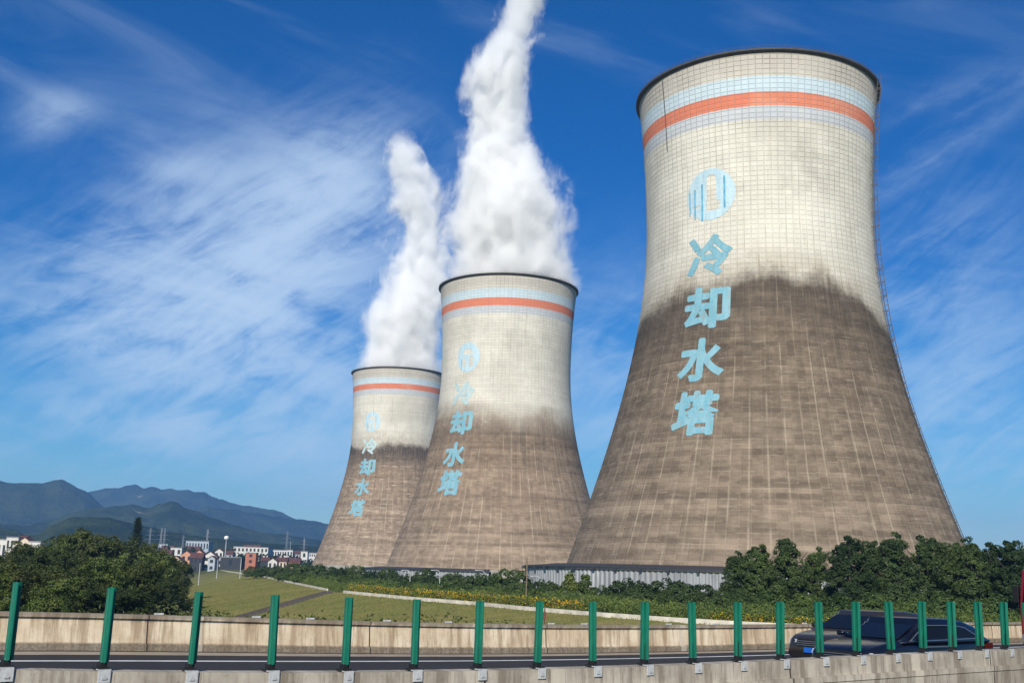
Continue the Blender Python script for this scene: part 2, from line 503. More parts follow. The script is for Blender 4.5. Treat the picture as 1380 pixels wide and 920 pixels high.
    cl = g.mix(g.mul(pane_reflection, g.smooth(g.add(z, g.mul(lay, 8.)), 40., 47.)), cl, g.mix(fine, (.16, .14, .12), (.24, .215, .18)))  # faint greyish window reflection painted into the shell colour
    cl = g.mix(1., cl, (shade, shade * .975, shade * .915), 'MULTIPLY')
    tf = g.lin(tone, .1, .9, .78, 1.2); cl = g.mix(1., cl, g.comb(tf, tf, tf), 'MULTIPLY'); tu = g.lin(tone, .1, .9, .93, 1.05); cu = g.mix(1., cu, g.comb(tu, tu, tu), 'MULTIPLY')
    # edge between the halves
    zz = g.add(z, g.add(g.mul(g.sub(big, .5), 26.), g.add(g.mul(g.sub(streak, .5), 3.), g.mul(g.sub(fine, .5), 3.))))
    zb_ = g.add(g.add(zb, g.mul(a, skew)), g.mul(g.mul(a, a), tilt))
    dlt = g.sub(zz, zb_)
    f = g.smooth(dlt, -soft * .6, soft * 1.4)
    dk = g.mul(g.smooth(dlt, -24., -.5), g.smooth(g.add(fstreak, g.mul(med, .3)), .45, .75, .45, 1.))
    cl = g.mix(g.mul(dk, dark), cl, (.062, .050, .040))
    cu = g.mix(g.mul(g.smooth(dlt, 15., .5), g.smooth(g.add(g.mul(med, .6), g.mul(fstreak, .4)), .3, .62, .1, .75)), cu, (.27, .225, .165))
    c = g.mix(f, cl, cu)
    h = g.add(g.mul(g('MAXIMUM', hw, vw), -.5), g.mul(fine, .5))
    g.bsdf(c, .92, g.bump(h, .7, .3), 0., .15)
    return g.m


M_rim = plain('dark_rim', (.060, .055, .052), .8, .25, .5)
M_inner = plain('inner_concrete', (.30, .28, .25), .9, .2, .05)
M_basin = plain('basin_concrete', (.25, .235, .21), .9, .25, .2)
M_dsteel = plain('dark_rusty_steel', (.10, .085, .075), .7, .25, 1.)
M_steel = plain('galvanised_steel', (.36, .36, .37), .5, .2, 1., .6)


def paint_mat(name, c1, c2):
    g = G(name); co = g.coord()
    n = g.noise(g.vmul(co, (1., 1., .25)), .5, 5, .7); f = g.noise(co, 1.7, 3, .7)
    c = g.mix(g.smooth(g.add(g.mul(n, .6), g.mul(f, .4)), .38, .65), c1, c2)
    c = g.mix(g.mul(g.smooth(g.noise(g.vmul(co, (1., 1., .12)), .8, 4, .7), .52, .68), .5), c, (.27, .24, .195))
    p = g.sep(co)
    z = g('FRACT', g('DIVIDE', p[2], 1.5))
    c = g.mix(g.mul(g('LESS_THAN', z, .12), .22), c, (.25, .33, .37))
    g.bsdf(c, .85, None, 0., .2)
    return g.m


M_let = paint_mat('blue_paint', (.13, .32, .40), (.225, .40, .46))
M_let_pale = paint_mat('faded_blue_paint', (.32, .48, .53), (.48, .55, .52))
M_emb = paint_mat('pale_emblem_paint', (.47, .61, .67), (.36, .50, .57))
M_str = plain('blue_stripe_paint', (.13, .34, .50), .8, .3, .5)


def flat_shape(splines, depth_cut=.9):
    """2D outlines (holes included) -> fine flat mesh data in the x/z plane."""
    cu = bpy.data.curves.new('outline', 'CURVE'); cu.dimensions = '2D'; cu.fill_mode = 'BOTH'
    for pts in splines:
        sp = cu.splines.new('POLY'); sp.points.add(len(pts) - 1)
        for k, (x, y) in enumerate(pts): sp.points[k].co = (x, y, 0, 1)
        sp.use_cyclic_u = True
    o = bpy.data.objects.new('outline', cu); COL.objects.link(o)
    bpy.context.view_layer.update()
    me = bpy.data.meshes.new_from_object(o.evaluated_get(bpy.context.evaluated_depsgraph_get()))
    bpy.data.objects.remove(o); bpy.data.curves.remove(cu)
    return me


def glyph(ch):
    cu = bpy.data.curves.new('glyph', 'FONT'); cu.body = ch; cu.size = 1.; cu.offset = .02; cu.resolution_u = 4
    o = bpy.data.objects.new('glyph', cu); COL.objects.link(o)
    bpy.context.view_layer.update()
    me = bpy.data.meshes.new_from_object(o.evaluated_get(bpy.context.evaluated_depsgraph_get()))
    bpy.data.objects.remove(o); bpy.data.curves.remove(cu)
    # heavier strokes: the outline repeated with small shifts, each layer a hair above the last
    bm = bmesh.new(); k = .022
    for i, (dx, dy) in enumerate(((0, 0), (k, 0), (-k, 0), (0, k), (0, -k))):
        n0 = len(bm.verts); bm.from_mesh(me); bm.verts.ensure_lookup_table()
        for v in bm.verts[n0:]: v.co += Vector((dx, dy, i * .012))
    bm.to_mesh(me); bm.free()
    return me


def on_shell(me, a0, z0, w, h, mat, name, parent, off=.07, norm=True):
    """Wrap flat mesh (x, y) onto the shell: centre angle a0 (0 faces -y), centre height z0."""
    bm = bmesh.new(); bm.from_mesh(me)
    xs = [v.co.x for v in bm.verts]; ys_ = [v.co.y for v in bm.verts]
    if norm:
        cx, cy = (min(xs) + max(xs)) / 2, (min(ys_) + max(ys_)) / 2; sx, sy = w / (max(xs) - min(xs)), h / (max(ys_) - min(ys_))
        for v in bm.verts: v.co = ((v.co.x - cx) * sx, (v.co.y - cy) * sy, v.co.z)
    ext = max(w, h) / 2
    k = -ext
    while k < ext:
        for ax_ in ((1, 0, 0), (0, 1, 0)):
            bmesh.ops.bisect_plane(bm, geom=bm.verts[:] + bm.edges[:] + bm.faces[:], plane_co=Vector(ax_) * k, plane_no=ax_, dist=1e-4)
        k += 1.0
    bmesh.ops.triangulate(bm, faces=bm.faces[:])
    for v in bm.verts:
        z = z0 + v.co.y; r_ = prof(z) + off + v.co.z
        a = a0 + v.co.x / prof(z0)
        v.co = (r_ * math.sin(a), -r_ * math.cos(a), z)
    bmesh.ops.recalc_face_normals(bm, faces=bm.faces)
    for f_ in bm.faces:
        c_ = f_.calc_center_median()
        if f_.normal.x * c_.x + f_.normal.y * c_.y < 0: f_.normal_flip()
    m2 = bpy.data.meshes.new(name); bm.to_mesh(m2); bm.free()
    return link(name, m2, parent, mat)


def ring_pts(n=48, r=8., cx=0., cy=0., rx=1.): return [(cx + r * rx * math.cos(2 * PI * k / n), cy + r * math.sin(2 * PI * k / n)) for k in range(n)]


def slot(x0, x1, y0, y1, round_top=True):
    if not round_top: return [(x0, y0), (x1, y0), (x1, y1), (x0, y1)]
    r_ = (x1 - x0) / 2; c_ = (x0 + x1) / 2
    return [(x0, y0), (x1, y0)] + [(c_ + r_ * math.cos(t), y1 - r_ + r_ * math.sin(t)) for t in np.linspace(0, PI, 9)]


GL = [glyph(c) for c in '冷却水塔']
NS = 192


def shell_mesh(name):
    zs = list(np.linspace(6.0, 161.2, 84)); mb = MB(); secs = []
    for z in zs: secs.append([(prof(z) * math.sin(2 * PI * k / NS), -prof(z) * math.cos(2 * PI * k / NS), z) for k in range(NS)])
    mb.sections(secs, cap=False)
    return mb.mesh(name, True)


SHELL = shell_mesh('shell')


def revolve(mb, prof_pts, n=NS, a0=0., a1=2 * PI):
    """Revolve a closed (r, z) outline."""
    full = abs(a1 - a0 - 2 * PI) < 1e-6; kk = n if full else n + 1
    secs = []
    for k in range(kk):
        a = a0 + (a1 - a0) * k / n
        secs.append([(r_ * math.sin(a), -r_ * math.cos(a), z) for r_, z in prof_pts])
    if full: secs.append(secs[0])
    mb.sections(secs, cap=not full)


def tower(X, Y, label, mat, letters, emblem, faint):
    t = tag(empty('cooling_tower', (X, Y, 0)), label, 'cooling tower', 'row of concrete cooling towers')
    link('shell', SHELL.copy(), t, mat)
    mb = MB(); zs = np.linspace(161.2, 20., 40); revolve_in = [[((prof(z) - .8) * math.sin(2 * PI * k / 96), -(prof(z) - .8) * math.cos(2 * PI * k / 96), z) for k in range(96)] for z in zs]
    mb.sections(revolve_in, cap=False); mb.build('inner_face', M_inner, t, True)
    rt_ = prof(161.2); mb = MB()
    revolve(mb, [(rt_ - 1.0, 161.15), (rt_ - 1.0, 162.0), (rt_ + 1.05, 161.95), (rt_ + 1.05, 161.35), (rt_ + .06, 160.75)])
    rim = mb.build('rim_walkway', M_rim, t)
    mb = MB(); NR = 96
    for k in range(NR):
        a = 2 * PI * k / NR
        p_ = Vector(((rt_ + .9) * math.sin(a), -(rt_ + .9) * math.cos(a), 161.9)); mb.tube([p_, p_ + Vector((0, 0, 1.0))], .025, 4)
    for zz in (162.4, 162.9): revolve(mb, [(rt_ + .88, zz - .02), (rt_ + .88, zz + .02), (rt_ + .92, zz + .02), (rt_ + .92, zz - .02)], 96)
    mb.build('railing', M_dsteel, rim)
    mb = MB(); revolve(mb, [(prof(6) - .6, 0.), (prof(6) - .6, 6.4), (prof(6) + .3, 6.4), (prof(6) + 2.5, 0.)], 96)
    mb.build('basin_wall', M_basin, t)
    for (a, z), ch in zip(letters, GL):
        on_shell(ch, R(a), z, 14.6, 13.2, M_let_pale if (faint and z > 92) else M_let, 'painted_character', t)
    a, z = emblem
    if not faint:
        me = flat_shape([ring_pts(56, 8.1, rx=.97), slot(-1.1, 2.0, -5.2, 6.2), slot(2.05, 3.2, -4.9, -2.2, False), slot(-5.9, -3.4, -3.7, -2.9, False)])
        e = on_shell(me, R(a), z, 16, 16, M_emb, 'painted_emblem', t, norm=False)
        for x, y0, y1, w in ((-6.95, -5.6, 1.7, .45), (-5.1, -7.0, 2.3, .55), (-2.6, -8.0, 3.6, .6), (4.55, -4.8, 5.1, .6)):
            on_shell(flat_shape([slot(x - w / 2, x + w / 2, y0, y1, False)]), R(a), z, 16, 16, M_str, 'emblem_stripe', e, .14, False)
    else:
        me = flat_shape([ring_pts(56, 8.1, rx=.9), slot(-3.4, -1.4, -5.2, -.6, False), slot(1.0, 3.3, -5.4, .4, False), slot(-3.4, 3.2, 1.6, 4.6, True)])
        e = on_shell(me, R(a), z, 16, 16, M_emb, 'painted_emblem', t, norm=False)
        on_shell(flat_shape([slot(-4.6, -4.2, -6.8, -.8, False)]), R(a), z, 16, 16, M_str, 'emblem_stripe', e, .14, False)
    return t


def ladder(t, a_deg):
    a = R(a_deg); er = Vector((math.sin(a), -math.cos(a), 0)); et = Vector((math.cos(a), math.sin(a), 0)); mb = MB()
    zs = np.arange(9., 164.5, 2.)
    def pos(z, out, side): return er * (prof(min(z, 161.)) + out * float(np.interp(z, [60, 95], [.45, 1.]))) + et * side + Vector((0, 0, z))
    for side in (-.45, .45):
        mb.tube([pos(z, 1.0, side) for z in zs], .07, 5)
        mb.tube([pos(z, 2.1, side * .9) for z in zs], .06, 5)
    for z in np.arange(9., 164., .6): mb.tube([pos(z, 1.0, -.45), pos(z, 1.0, .45)], .035, 4)
    for z in np.arange(10., 164., 1.6):
        mb.tube([pos(z, 1.0, -.45), pos(z, 2.1, -.42), pos(z, 2.1, .42), pos(z, 1.0, .45)], .045, 4)
    for z in np.arange(10., 161., 4.5):
        for side in (-.7, .7): mb.tube([pos(z, -.1, side), pos(z + .3, 2.1, side * .6)], .08, 5)
        mb.tube([pos(z - 1.6, -.1, -.7), pos(z + .3, 2.1, -.4)], .06, 5)
    mb.build('ladder', M_dsteel, t)


def AA(th): return th + 90
T1 = tower(79.22, 339.19, 'nearest and tallest-looking cooling tower, grey-brown below and cream above, with no steam', tower_mat('tower_concrete_near', 1., 90., -5., 3.8, .85, .6, .1, -3., 0., .76, .32, .85),
           [(AA(-125.8), 87.6 + DZ), (AA(-125.9), 71.3 + DZ), (AA(-126.4), 55.3 + DZ), (AA(-126.), 39.3 + DZ)], (AA(-125.6), 106.8 + DZ), False)
T2 = tower(-2.8, 599.64, 'middle cooling tower in the row, brown lower half, steam rising from its mouth', tower_mat('tower_concrete_mid', 2.6, 80., 0., 12., .35, .15, 0., -2., .3, .92, .22, .6, .7),
           [(AA(-126.8), 85.6 + DZ), (AA(-125.8), 69.9 + DZ), (AA(-126.5), 52.8 + DZ), (AA(-125.4), 37.8 + DZ)], (AA(-124.6), 105.3 + DZ), True)
T3 = tower(-92.46, 888.03, 'farthest and smallest-looking cooling tower, partly hidden by the middle one, steaming', tower_mat('tower_concrete_far', 4.3, 99., 0., 2.4, .95, 1.3, 0., 0., .3, 1., 0., .6, .45),
           [(AA(-118.2), 86.9 + DZ), (AA(-117.8), 70.4 + DZ), (AA(-119.4), 54.5 + DZ), (AA(-120.2), 38.2 + DZ)], (AA(-117.), 106.4 + DZ), True)
ladder(T1, AA(-31.))
# lightning conductor streak on the near tower
mb = MB(); a = R(AA(-151.)); mb.tube([((prof(z) + .12) * math.sin(a), -(prof(z) + .12) * math.cos(a), z) for z in np.linspace(160, 137, 12)], .17, 5)
mb.build('down_pipe', plain('dark_pipe', (.07, .075, .08)), T1)

# windbreak walls round the tower feet
g = G('corrugated_sheet'); co = g.coord()
n = g.noise(g.vmul(co, (.5, .5, .12)), .5, 5, .7)
g.bsdf(g.mix(g.smooth(n, .35, .7), (.36, .37, .385), (.24, .245, .255)), .42, None, .35, .5)
M_corr = g.m
M_cap = plain('dark_cap', (.028, .032, .04), .6, .2, 1.)
M_plate = plain('zinc_plate', (.42, .43, .43), .6, .25, 12., .1)
M_white = plain('white_paint', (.72, .72, .70), .6, .06, 1.)


def screen_wall(X, Y, r0, h, a0, a1, label, lamps, period=1.6):
    t = tag(empty('screen_wall', (X, Y, 0)), label, 'wall', 'windbreak walls at the tower feet')
    n = int((a1 - a0) * r0 / period) * 4; sec = []
    for k in range(n + 1):
        a = a0 + (a1 - a0) * k / n; r_ = r0 + (.16 if k % 4 in (1, 2) else -.16)
        sec.append([(r_ * math.sin(a), -r_ * math.cos(a), -.6), (r_ * math.sin(a), -r_ * math.cos(a), h), ((r_ - .4) * math.sin(a), -(r_ - .4) * math.cos(a), h), ((r_ - .4) * math.sin(a), -(r_ - .4) * math.cos(a), -.6)])
    mb = MB(); mb.sections(sec); mb.build('corrugated_panel', M_corr, t)
    mb = MB(); revolve(mb, [(r0 - 9., h + 1.0), (r0 + .75, h + .05), (r0 + .75, h + .6), (r0 - 9., h + 1.5)], 120, a0, a1)
    mb.build('cap', M_cap, t)
    for k in range(lamps):
        a = a0 + (a1 - a0) * (k + .5) / lamps; mb = MB(); c = Vector(((r0 + .95) * math.sin(a), -(r0 + .95) * math.cos(a), h + .1))
        mb.box(-.35, .35, -.25, .25, -.45, .3); o = mb.build('lamp', M_cap, t); o.location = c; o.rotation_euler = (0, 0, a)
        bevel(o, .06)
    return t


screen_wall(79.22, 339.19, 73., 7.7, R(-125), R(80), 'tall grey corrugated wall with dark cap around the foot of the nearest tower', 34)
screen_wall(-2.8, 599.64, 73., 5.2, R(-98), R(-4), 'low pale corrugated wall with dark cap in front of the middle tower', 12, 2.4)

# ------------------------------------------------------------------ steam
def steam(name, label, X, Y, ctrl, seed, dens):
    """ctrl: (px, py, half-width px) of the plume outline; the domain is a lofted tube at the tower's depth."""
    zs, cx, rr = [], [], []
    for px, py, hw in ctrl:
        p = at(px, py, Y); zs.append(p.z); cx.append(p.x - X); rr.append(hw * Y / F)
    zz = np.linspace(zs[0], zs[-1], 48); C = np.interp(zz, zs, cx); Q = np.interp(zz, zs, rr)
    K = np.ones(7) / 7
    pad = lambda v: np.convolve(np.pad(v, 3, 'edge'), K, 'valid')
    C, Q = pad(C), pad(Q)
    mb = MB(); N = 28
    mb.sections([[(C[i] + Q[i] * 1.32 * math.cos(2 * PI * k / N), Q[i] * 1.32 * math.sin(2 * PI * k / N), zz[i]) for k in range(N)] for i in range(len(zz))])
    g = G(name + '_volume'); p = g.sep(g.coord()); z = p[2]
    def curve(vals, lo, hi):
        n = g.n.new('ShaderNodeFloatCurve'); c = n.mapping.curves[0]
        m_ = 14
        for i in range(m_):
            x = i / (m_ - 1); y = float(np.interp(zz[0] + x * (zz[-1] - zz[0]), zz, vals)); y = (y - lo) / (hi - lo)
            if i == 0: c.points[0].location = (0, y)
            elif i == m_ - 1: c.points[len(c.points) - 1].location = (1, y)
            else: c.points.new(x, y)
        n.mapping.update()
        g.put(n.inputs['Value'], g.lin(z, float(zz[0]), float(zz[-1])))
        return g.lin(n.outputs[0], 0., 1., lo, hi)
    ctr = curve(C, -150., 150.); rad = curve(Q, 0., 80.)
    co = g.comb(p[0], p[1], g.mul(z, .62))
    warp = g.noise(g.vadd(co, (seed, 0, 0)), .035, 2, .5, 0., 1)
    co2 = g.vadd(g.vadd(co, (seed * 3, 0, 0)), g.vmul(g.vadd(warp, (-.5, -.5, -.5)), (26., 26., 26.)))
    n1 = g.add(g.mul(g.noise(co2, .095, 7, .72), .55), g.mul(g.noise(co2, .026, 2, .5), .45))
    dx = g.sub(p[0], ctr)
    dist = g('SQRT', g.add(g.mul(dx, dx), g.mul(p[1], p[1])))
    q = g('DIVIDE', dist, rad)
    hgt = g.lin(z, float(zz[0]), float(zz[-1]), 0., 1.)
    amp = g.lin(hgt, 0., 1., 2.3, 6.2)
    v = g.sub(g.add(g.mul(g.sub(n1, .5), amp), g.lin(hgt, 0., .6, 1.08, .86)), q)
    edge = g.smooth(q, 1.12, 1.3, 1., 0.)
    den = g.mul(g.mul(g('POWER', g.lin(v, .0, .5), 1.5), edge), g.lin(hgt, 0., 1., dens * 1.5, dens * .8))
    den = g.mul(den, g.smooth(hgt, .86, 1., 1., 0.))
    pv = g.n.new('ShaderNodeVolumePrincipled'); pv.inputs['Color'].default_value = (.995, .997, 1., 1); pv.inputs['Anisotropy'].default_value = -.3
    g.put(pv.inputs['Density'], den)
    g.t.links.new(pv.outputs[0], g.out.inputs[1])
    g.m.cycles.volume_step_rate = .14
    o = mb.build(name, g.m); o.location = (X, Y, 0)
    tag(o, label, 'steam', 'steam plumes above the towers')
    return o


STEAM = 1
if STEAM:
    steam('steam_plume', 'tall wide white steam plume rising from the middle cooling tower out of frame', -2.8, 599.64,
          [(686, 386, 86), (684, 330, 86), (684, 280, 84), (682, 230, 74), (676, 190, 58), (668, 150, 54), (670, 100, 52), (690, 60, 40), (705, 20, 38), (722, -30, 36), (735, -90, 40)], 3.1, .17)
    steam('steam_plume', 'narrower white steam plume rising from the farthest cooling tower, left of the wide one', -92.46, 888.03,
          [(536, 503, 57), (545, 470, 57), (556, 420, 58), (564, 360, 56), (566, 310, 54), (562, 270, 48), (550, 235, 36), (538, 208, 28), (534, 190, 26), (550, 172, 22)], 11.7, .12)
S.cycles.volume_bounces = 9; S.cycles.max_bounces = 12; S.cycles.diffuse_bounces = 3; S.cycles.glossy_bounces = 3; S.cycles.transparent_max_bounces = 12
S.cycles.volume_max_steps = 768
S.cycles.use_denoising = True

# ------------------------------------------------------------------ motorway
HD = R(35.5); TD = Vector((math.cos(HD), math.sin(HD), 0)); ND = Vector((-math.sin(HD), math.cos(HD), 0))
P0 = Vector((-5.20919524, 11.8380973, 0))
_q = (-5.20919524, 11.8380973, .649049173, -.0134406878, .000803934855)
SEND = 19.5


def med_xy(s):
    """Plan point on the median at arc length s (gently curved, straight beyond the visible stretch)."""
    s1 = min(max(s, -4.), SEND); x, y = _q[0], _q[1]; n = 40
    for k in range(n):
        ss = s1 * (k + .5) / n; a = _q[2] + _q[3] * ss + _q[4] * ss * ss
        x += s1 / n * math.cos(a); y += s1 / n * math.sin(a)
    a = _q[2] + _q[3] * s1 + _q[4] * s1 * s1; e = s - s1
    if e > 0: a = HD + .01
    return Vector((x + e * math.cos(a), y + e * math.sin(a), 0)), a


def post_top(s):
    s1 = min(max(s, -3.), SEND)
    z = -.291508001 - .0479697342 * s1 + .00471239615 * s1 ** 2 - .000126272161 * s1 ** 3
    return z + EYE


def med_pt(s, out, z):
    p, a = med_xy(s); return Vector((p.x - math.sin(a) * out, p.y + math.cos(a) * out, z))


FS = np.array([-30, 2.69, 4.61, 6.7, 11.1, 16.69, 21.67, 26.48, 43.72, 120.]); FZ = np.array([-1.05, -1.219, -1.265, -1.324, -1.458, -1.58, -1.62, -1.635, -1.60, -1.60])


def far_top(s):
    return float(np.mean([np.interp(s + d, FS, FZ) for d in np.linspace(-3, 3, 9)])) + EYE


def seat(s):
    """Height of the black bracket seat between barrier top and panel foot."""
    return float(np.interp(s, [0., 10.], [.02, .07]))


def far_pt(s, out, z):
    p = P0 + TD * s + ND * (14. + out); return Vector((p.x, p.y, z))


def concrete(name, base, dirt, light, seed, joint, hi):
    """Weathered cast concrete; the object's x runs along the wall, z is height."""
    g = G(name); uv = g.sep(g.n.new('ShaderNodeUVMap').outputs[0]); u, z = uv[0], uv[1]
    st = g.noise(g.comb(g.mul(u, 3.2), g.mul(z, .35), seed), 1., 5, .7)
    st2 = g.noise(g.comb(g.mul(u, 9.), g.mul(z, .8), seed + 3), 1., 3, .7)
    bl = g.noise(g.comb(u, g.mul(z, 1.2), seed + 7), .8, 5, .65); fn = g.noise(g.comb(u, z, seed), 14., 4, .7)
    c = g.mix(g.smooth(bl, .36, .66), base, light)
    c = g.mix(g.mul(g.smooth(st, .44, .62), .75), c, dirt)
    c = g.mix(g.mul(g.smooth(st2, .54, .66), .45), c, dirt)
    c = g.mix(g.mul(g.smooth(fn, .55, .75), .4), c, (.09, .075, .06))
    c = g.mix(g.mul(g.smooth(st2, .40, .30), .5), c, light)
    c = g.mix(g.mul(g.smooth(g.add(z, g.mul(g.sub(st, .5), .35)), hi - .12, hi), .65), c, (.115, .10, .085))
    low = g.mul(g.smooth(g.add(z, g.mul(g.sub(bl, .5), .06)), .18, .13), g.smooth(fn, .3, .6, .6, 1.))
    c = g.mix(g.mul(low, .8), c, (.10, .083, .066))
    j = g('FRACT', g('DIVIDE', u, joint)); c = g.mix(g('LESS_THAN', j, .012 * 3. / joint), c, (.05, .045, .04))
    wj = g('FRACT', g('DIVIDE', g.add(u, 1.1), joint * 1.37)); c = g.mix(g.mul(g('LESS_THAN', wj, .03), .6), c, (.52, .47, .38))
    g.bsdf(c, .92, g.bump(g.add(g.mul(fn, .5), bl), .35, .02), 0., .15)
    return g.m


def uv_loft(name, secs, us, vs, mat, parent=None, closed=False):
    """Loft with a UV map: u = metres along, v = height."""
    n = len(secs[0]); V = [tuple(p) for q in secs for p in q]; fs = []; uvs = []
    for i in range(len(secs) - 1):
        for k in range(n - 1):
            fs.append((i * n + k, i * n + k + 1, (i + 1) * n + k + 1, (i + 1) * n + k))
            uvs += [(us[i], vs[k]), (us[i], vs[k + 1]), (us[i + 1], vs[k + 1]), (us[i + 1], vs[k])]
    fs.append(tuple(range(n))[::-1]); uvs += [(us[0], vs[k]) for k in range(n)][::-1]
    b = (len(secs) - 1) * n; fs.append(tuple(b + k for k in range(n))); uvs += [(us[-1], vs[k]) for k in range(n)]
    me = bpy.data.meshes.new(name); me.from_pydata(V, [], fs)
    l = me.uv_layers.new(name='along'); l.data.foreach_set('uv', [c for q in uvs for c in q]); me.update()
    return link(name, me, parent, mat)


# deck
SS = list(np.linspace(-40, -6, 18)) + list(np.linspace(-4, 44, 60)) + list(np.linspace(48, 170, 30))
def deck_edge(s): return med_pt(s, 0, post_top(s) - .85 - 1.06), far_pt(s + 2.2, -.2, far_top(s + 2.2) - .82)
g = G('asphalt'); co = g.coord()
n1 = g.noise(g.vmul(co, (.5, .5, 1.)), .6, 5, .65); n2 = g.noise(co, 40., 3, .7)
g.bsdf(g.mix(g.add(g.mul(n1, .6), g.mul(n2, .4)), (.014, .014, .017), (.034, .033, .034)), .82, g.bump(n2, .4, .01), 0., .3)
M_asph = g.m
rows = []
for s in SS:
    a_, b_ = deck_edge(s); dv = (b_ - a_); h = Vector((dv.x, dv.y, 0)).normalized()
    lo = a_ - h * 16.; lo.z = a_.z - .1
    rows.append([lo, a_, a_ + dv * .5, b_, b_ + h * .8, b_ + h * .8 - Vector((0, 0, 1.4)), lo - Vector((0, 0, 1.4))])
mb = MB(); mb.sections(rows); tag(mb.build('road', M_asph), 'dark asphalt of the raised motorway behind the green posts', kind='structure')


def strip(name, w, off, lift, mat, label):
    rows = []
    for s in SS:
        a_, b_ = deck_edge(s); h = (a_ - b_); L = h.length; h = h / L
        rows.append([b_ + h * off + Vector((0, 0, lift)), b_ + h * (off + w) + Vector((0, 0, lift))])
    mb = MB(); mb.sections(rows, closed=False); o = mb.build(name, mat, fix=False); tag(o, label, kind='structure'); return o


M_line = plain('road_paint', (.62, .62, .60), .6, .18, 2.)
strip('gutter', .75, .15, .006, plain('pale_gutter_concrete', (.30, .25, .19), .9, .2, 1.5), 'pale concrete gutter along the far parapet')
strip('edge_line', .22, 2.1, .006, M_line, 'solid white edge line on the far carriageway')
strip('lane_line', .16, 9.6, .006, M_line, 'white lane line on the far carriageway')

# far parapet
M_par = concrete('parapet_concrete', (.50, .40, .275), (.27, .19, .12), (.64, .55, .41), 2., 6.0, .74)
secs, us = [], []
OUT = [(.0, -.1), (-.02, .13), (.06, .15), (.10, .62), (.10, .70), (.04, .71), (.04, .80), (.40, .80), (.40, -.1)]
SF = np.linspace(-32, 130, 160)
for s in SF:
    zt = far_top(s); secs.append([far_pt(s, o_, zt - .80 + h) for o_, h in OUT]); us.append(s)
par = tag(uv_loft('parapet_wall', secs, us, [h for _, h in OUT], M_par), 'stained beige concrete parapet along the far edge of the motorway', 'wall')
for k, s in enumerate((6.3, 8.8, 10.3, 12.6, 14.6, 18.3, 19.6, 23.2, 25.4, 30.0)):
    mb = MB(); mb.box(-.11, .11, -.04, .04, 0, .05); o = mb.build('reflector', M_plate, par)
    o.location = far_pt(s, .2, far_top(s) + .001); o.rotation_euler = (0, 0, HD); bevel(o, .015)

# median barrier with the ledge on its near face
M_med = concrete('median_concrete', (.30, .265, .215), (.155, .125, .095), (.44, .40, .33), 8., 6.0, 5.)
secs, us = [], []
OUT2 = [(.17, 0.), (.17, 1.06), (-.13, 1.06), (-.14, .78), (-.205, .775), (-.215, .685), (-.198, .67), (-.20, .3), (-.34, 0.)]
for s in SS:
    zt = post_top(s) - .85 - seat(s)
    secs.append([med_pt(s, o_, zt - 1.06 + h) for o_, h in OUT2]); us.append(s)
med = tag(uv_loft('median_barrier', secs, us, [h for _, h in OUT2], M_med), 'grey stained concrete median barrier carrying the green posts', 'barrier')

# anti-glare posts
def plastic(name, col):
    g = G(name); co = g.coord(); n = g.noise(g.vmul(co, (6., 6., 1.5)), 1., 4, .6)
    c = g.mix(g.smooth(n, .35, .7), col, tuple(k * 1.35 + .006 for k in col)); g.bsdf(c, .42, None, 0., .4); return g.m
M_green = plastic('green_plastic', (.002, .105, .066))
M_dark = plain('black_bracket', (.012, .013, .014), .6, .2, 6.)
SPC = .994


def panel_section():
    # a shallow "W": two rounded flanges with a groove between them
    pts = []
    for k in range(25):
        x = -.085 + .17 * k / 24; t = abs(x) / .085
        d = .075 * math.exp(-((t) / .20) ** 2) + .012 * t ** 3
        pts.append((x, d))
    return pts + [(x, d + .012) for x, d in reversed(pts)]


def make_post():
    t = empty('antiglare_post', (0, 0, 0))
    sec = panel_section(); mb = MB(); secs = []
    for z in (.075, .085, .45, .908, .92):
        k = .9 if z in (.075, .92) else 1.
        secs.append([(x * k, y, z) for x, y in sec])
    mb.sections(secs); mb.build('panel', M_green, t)
    mb = MB(); mb.box(-.075, .085, -.07, .07, .0, .03); mb.box(-.05, .05, -.03, .05, .03, .08); mb.box(-.012, .012, .03, .055, .02, .30); mb.box(-.05, .05, .035, .05, .02, .12)
    bevel(mb.build('bracket', M_dark, t), .003)
    return t


labels_n = ['first', 'second', 'third', 'fourth', 'fifth', 'sixth', 'seventh', 'eighth', 'ninth', 'tenth', 'eleventh', 'twelfth', 'thirteenth', 'fourteenth', 'fifteenth', 'sixteenth', 'seventeenth', 'eighteenth', 'nineteenth', 'twentieth', 'twenty-first']
extra = {0: 'in front of dark riverside trees', 1: 'in front of the riverside trees', 2: 'before the grass slope foot', 3: 'before the grass slope', 4: 'below the stair top', 5: 'before the middle tower',
         13: 'over the front of the dark cars', 14: 'over the near car windscreen', 15: 'over the near car mirror', 16: 'over the side windows of the near car', 17: 'over the rear of the near car', 18: 'just behind the near car', 19: 'beside the red truck', 20: 'at the frame edge'}
proto = make_post()
mb = MB(); mb.box(-.065, .065, -.012, .0, -.135, .0); mb.box(-.065, .065, -.012, .11, .0, .012); mb.box(-.025, .025, -.022, -.012, -.10, -.08)
plate_me = mb.mesh('mounting_plate'); plate_me.materials.append(M_plate)
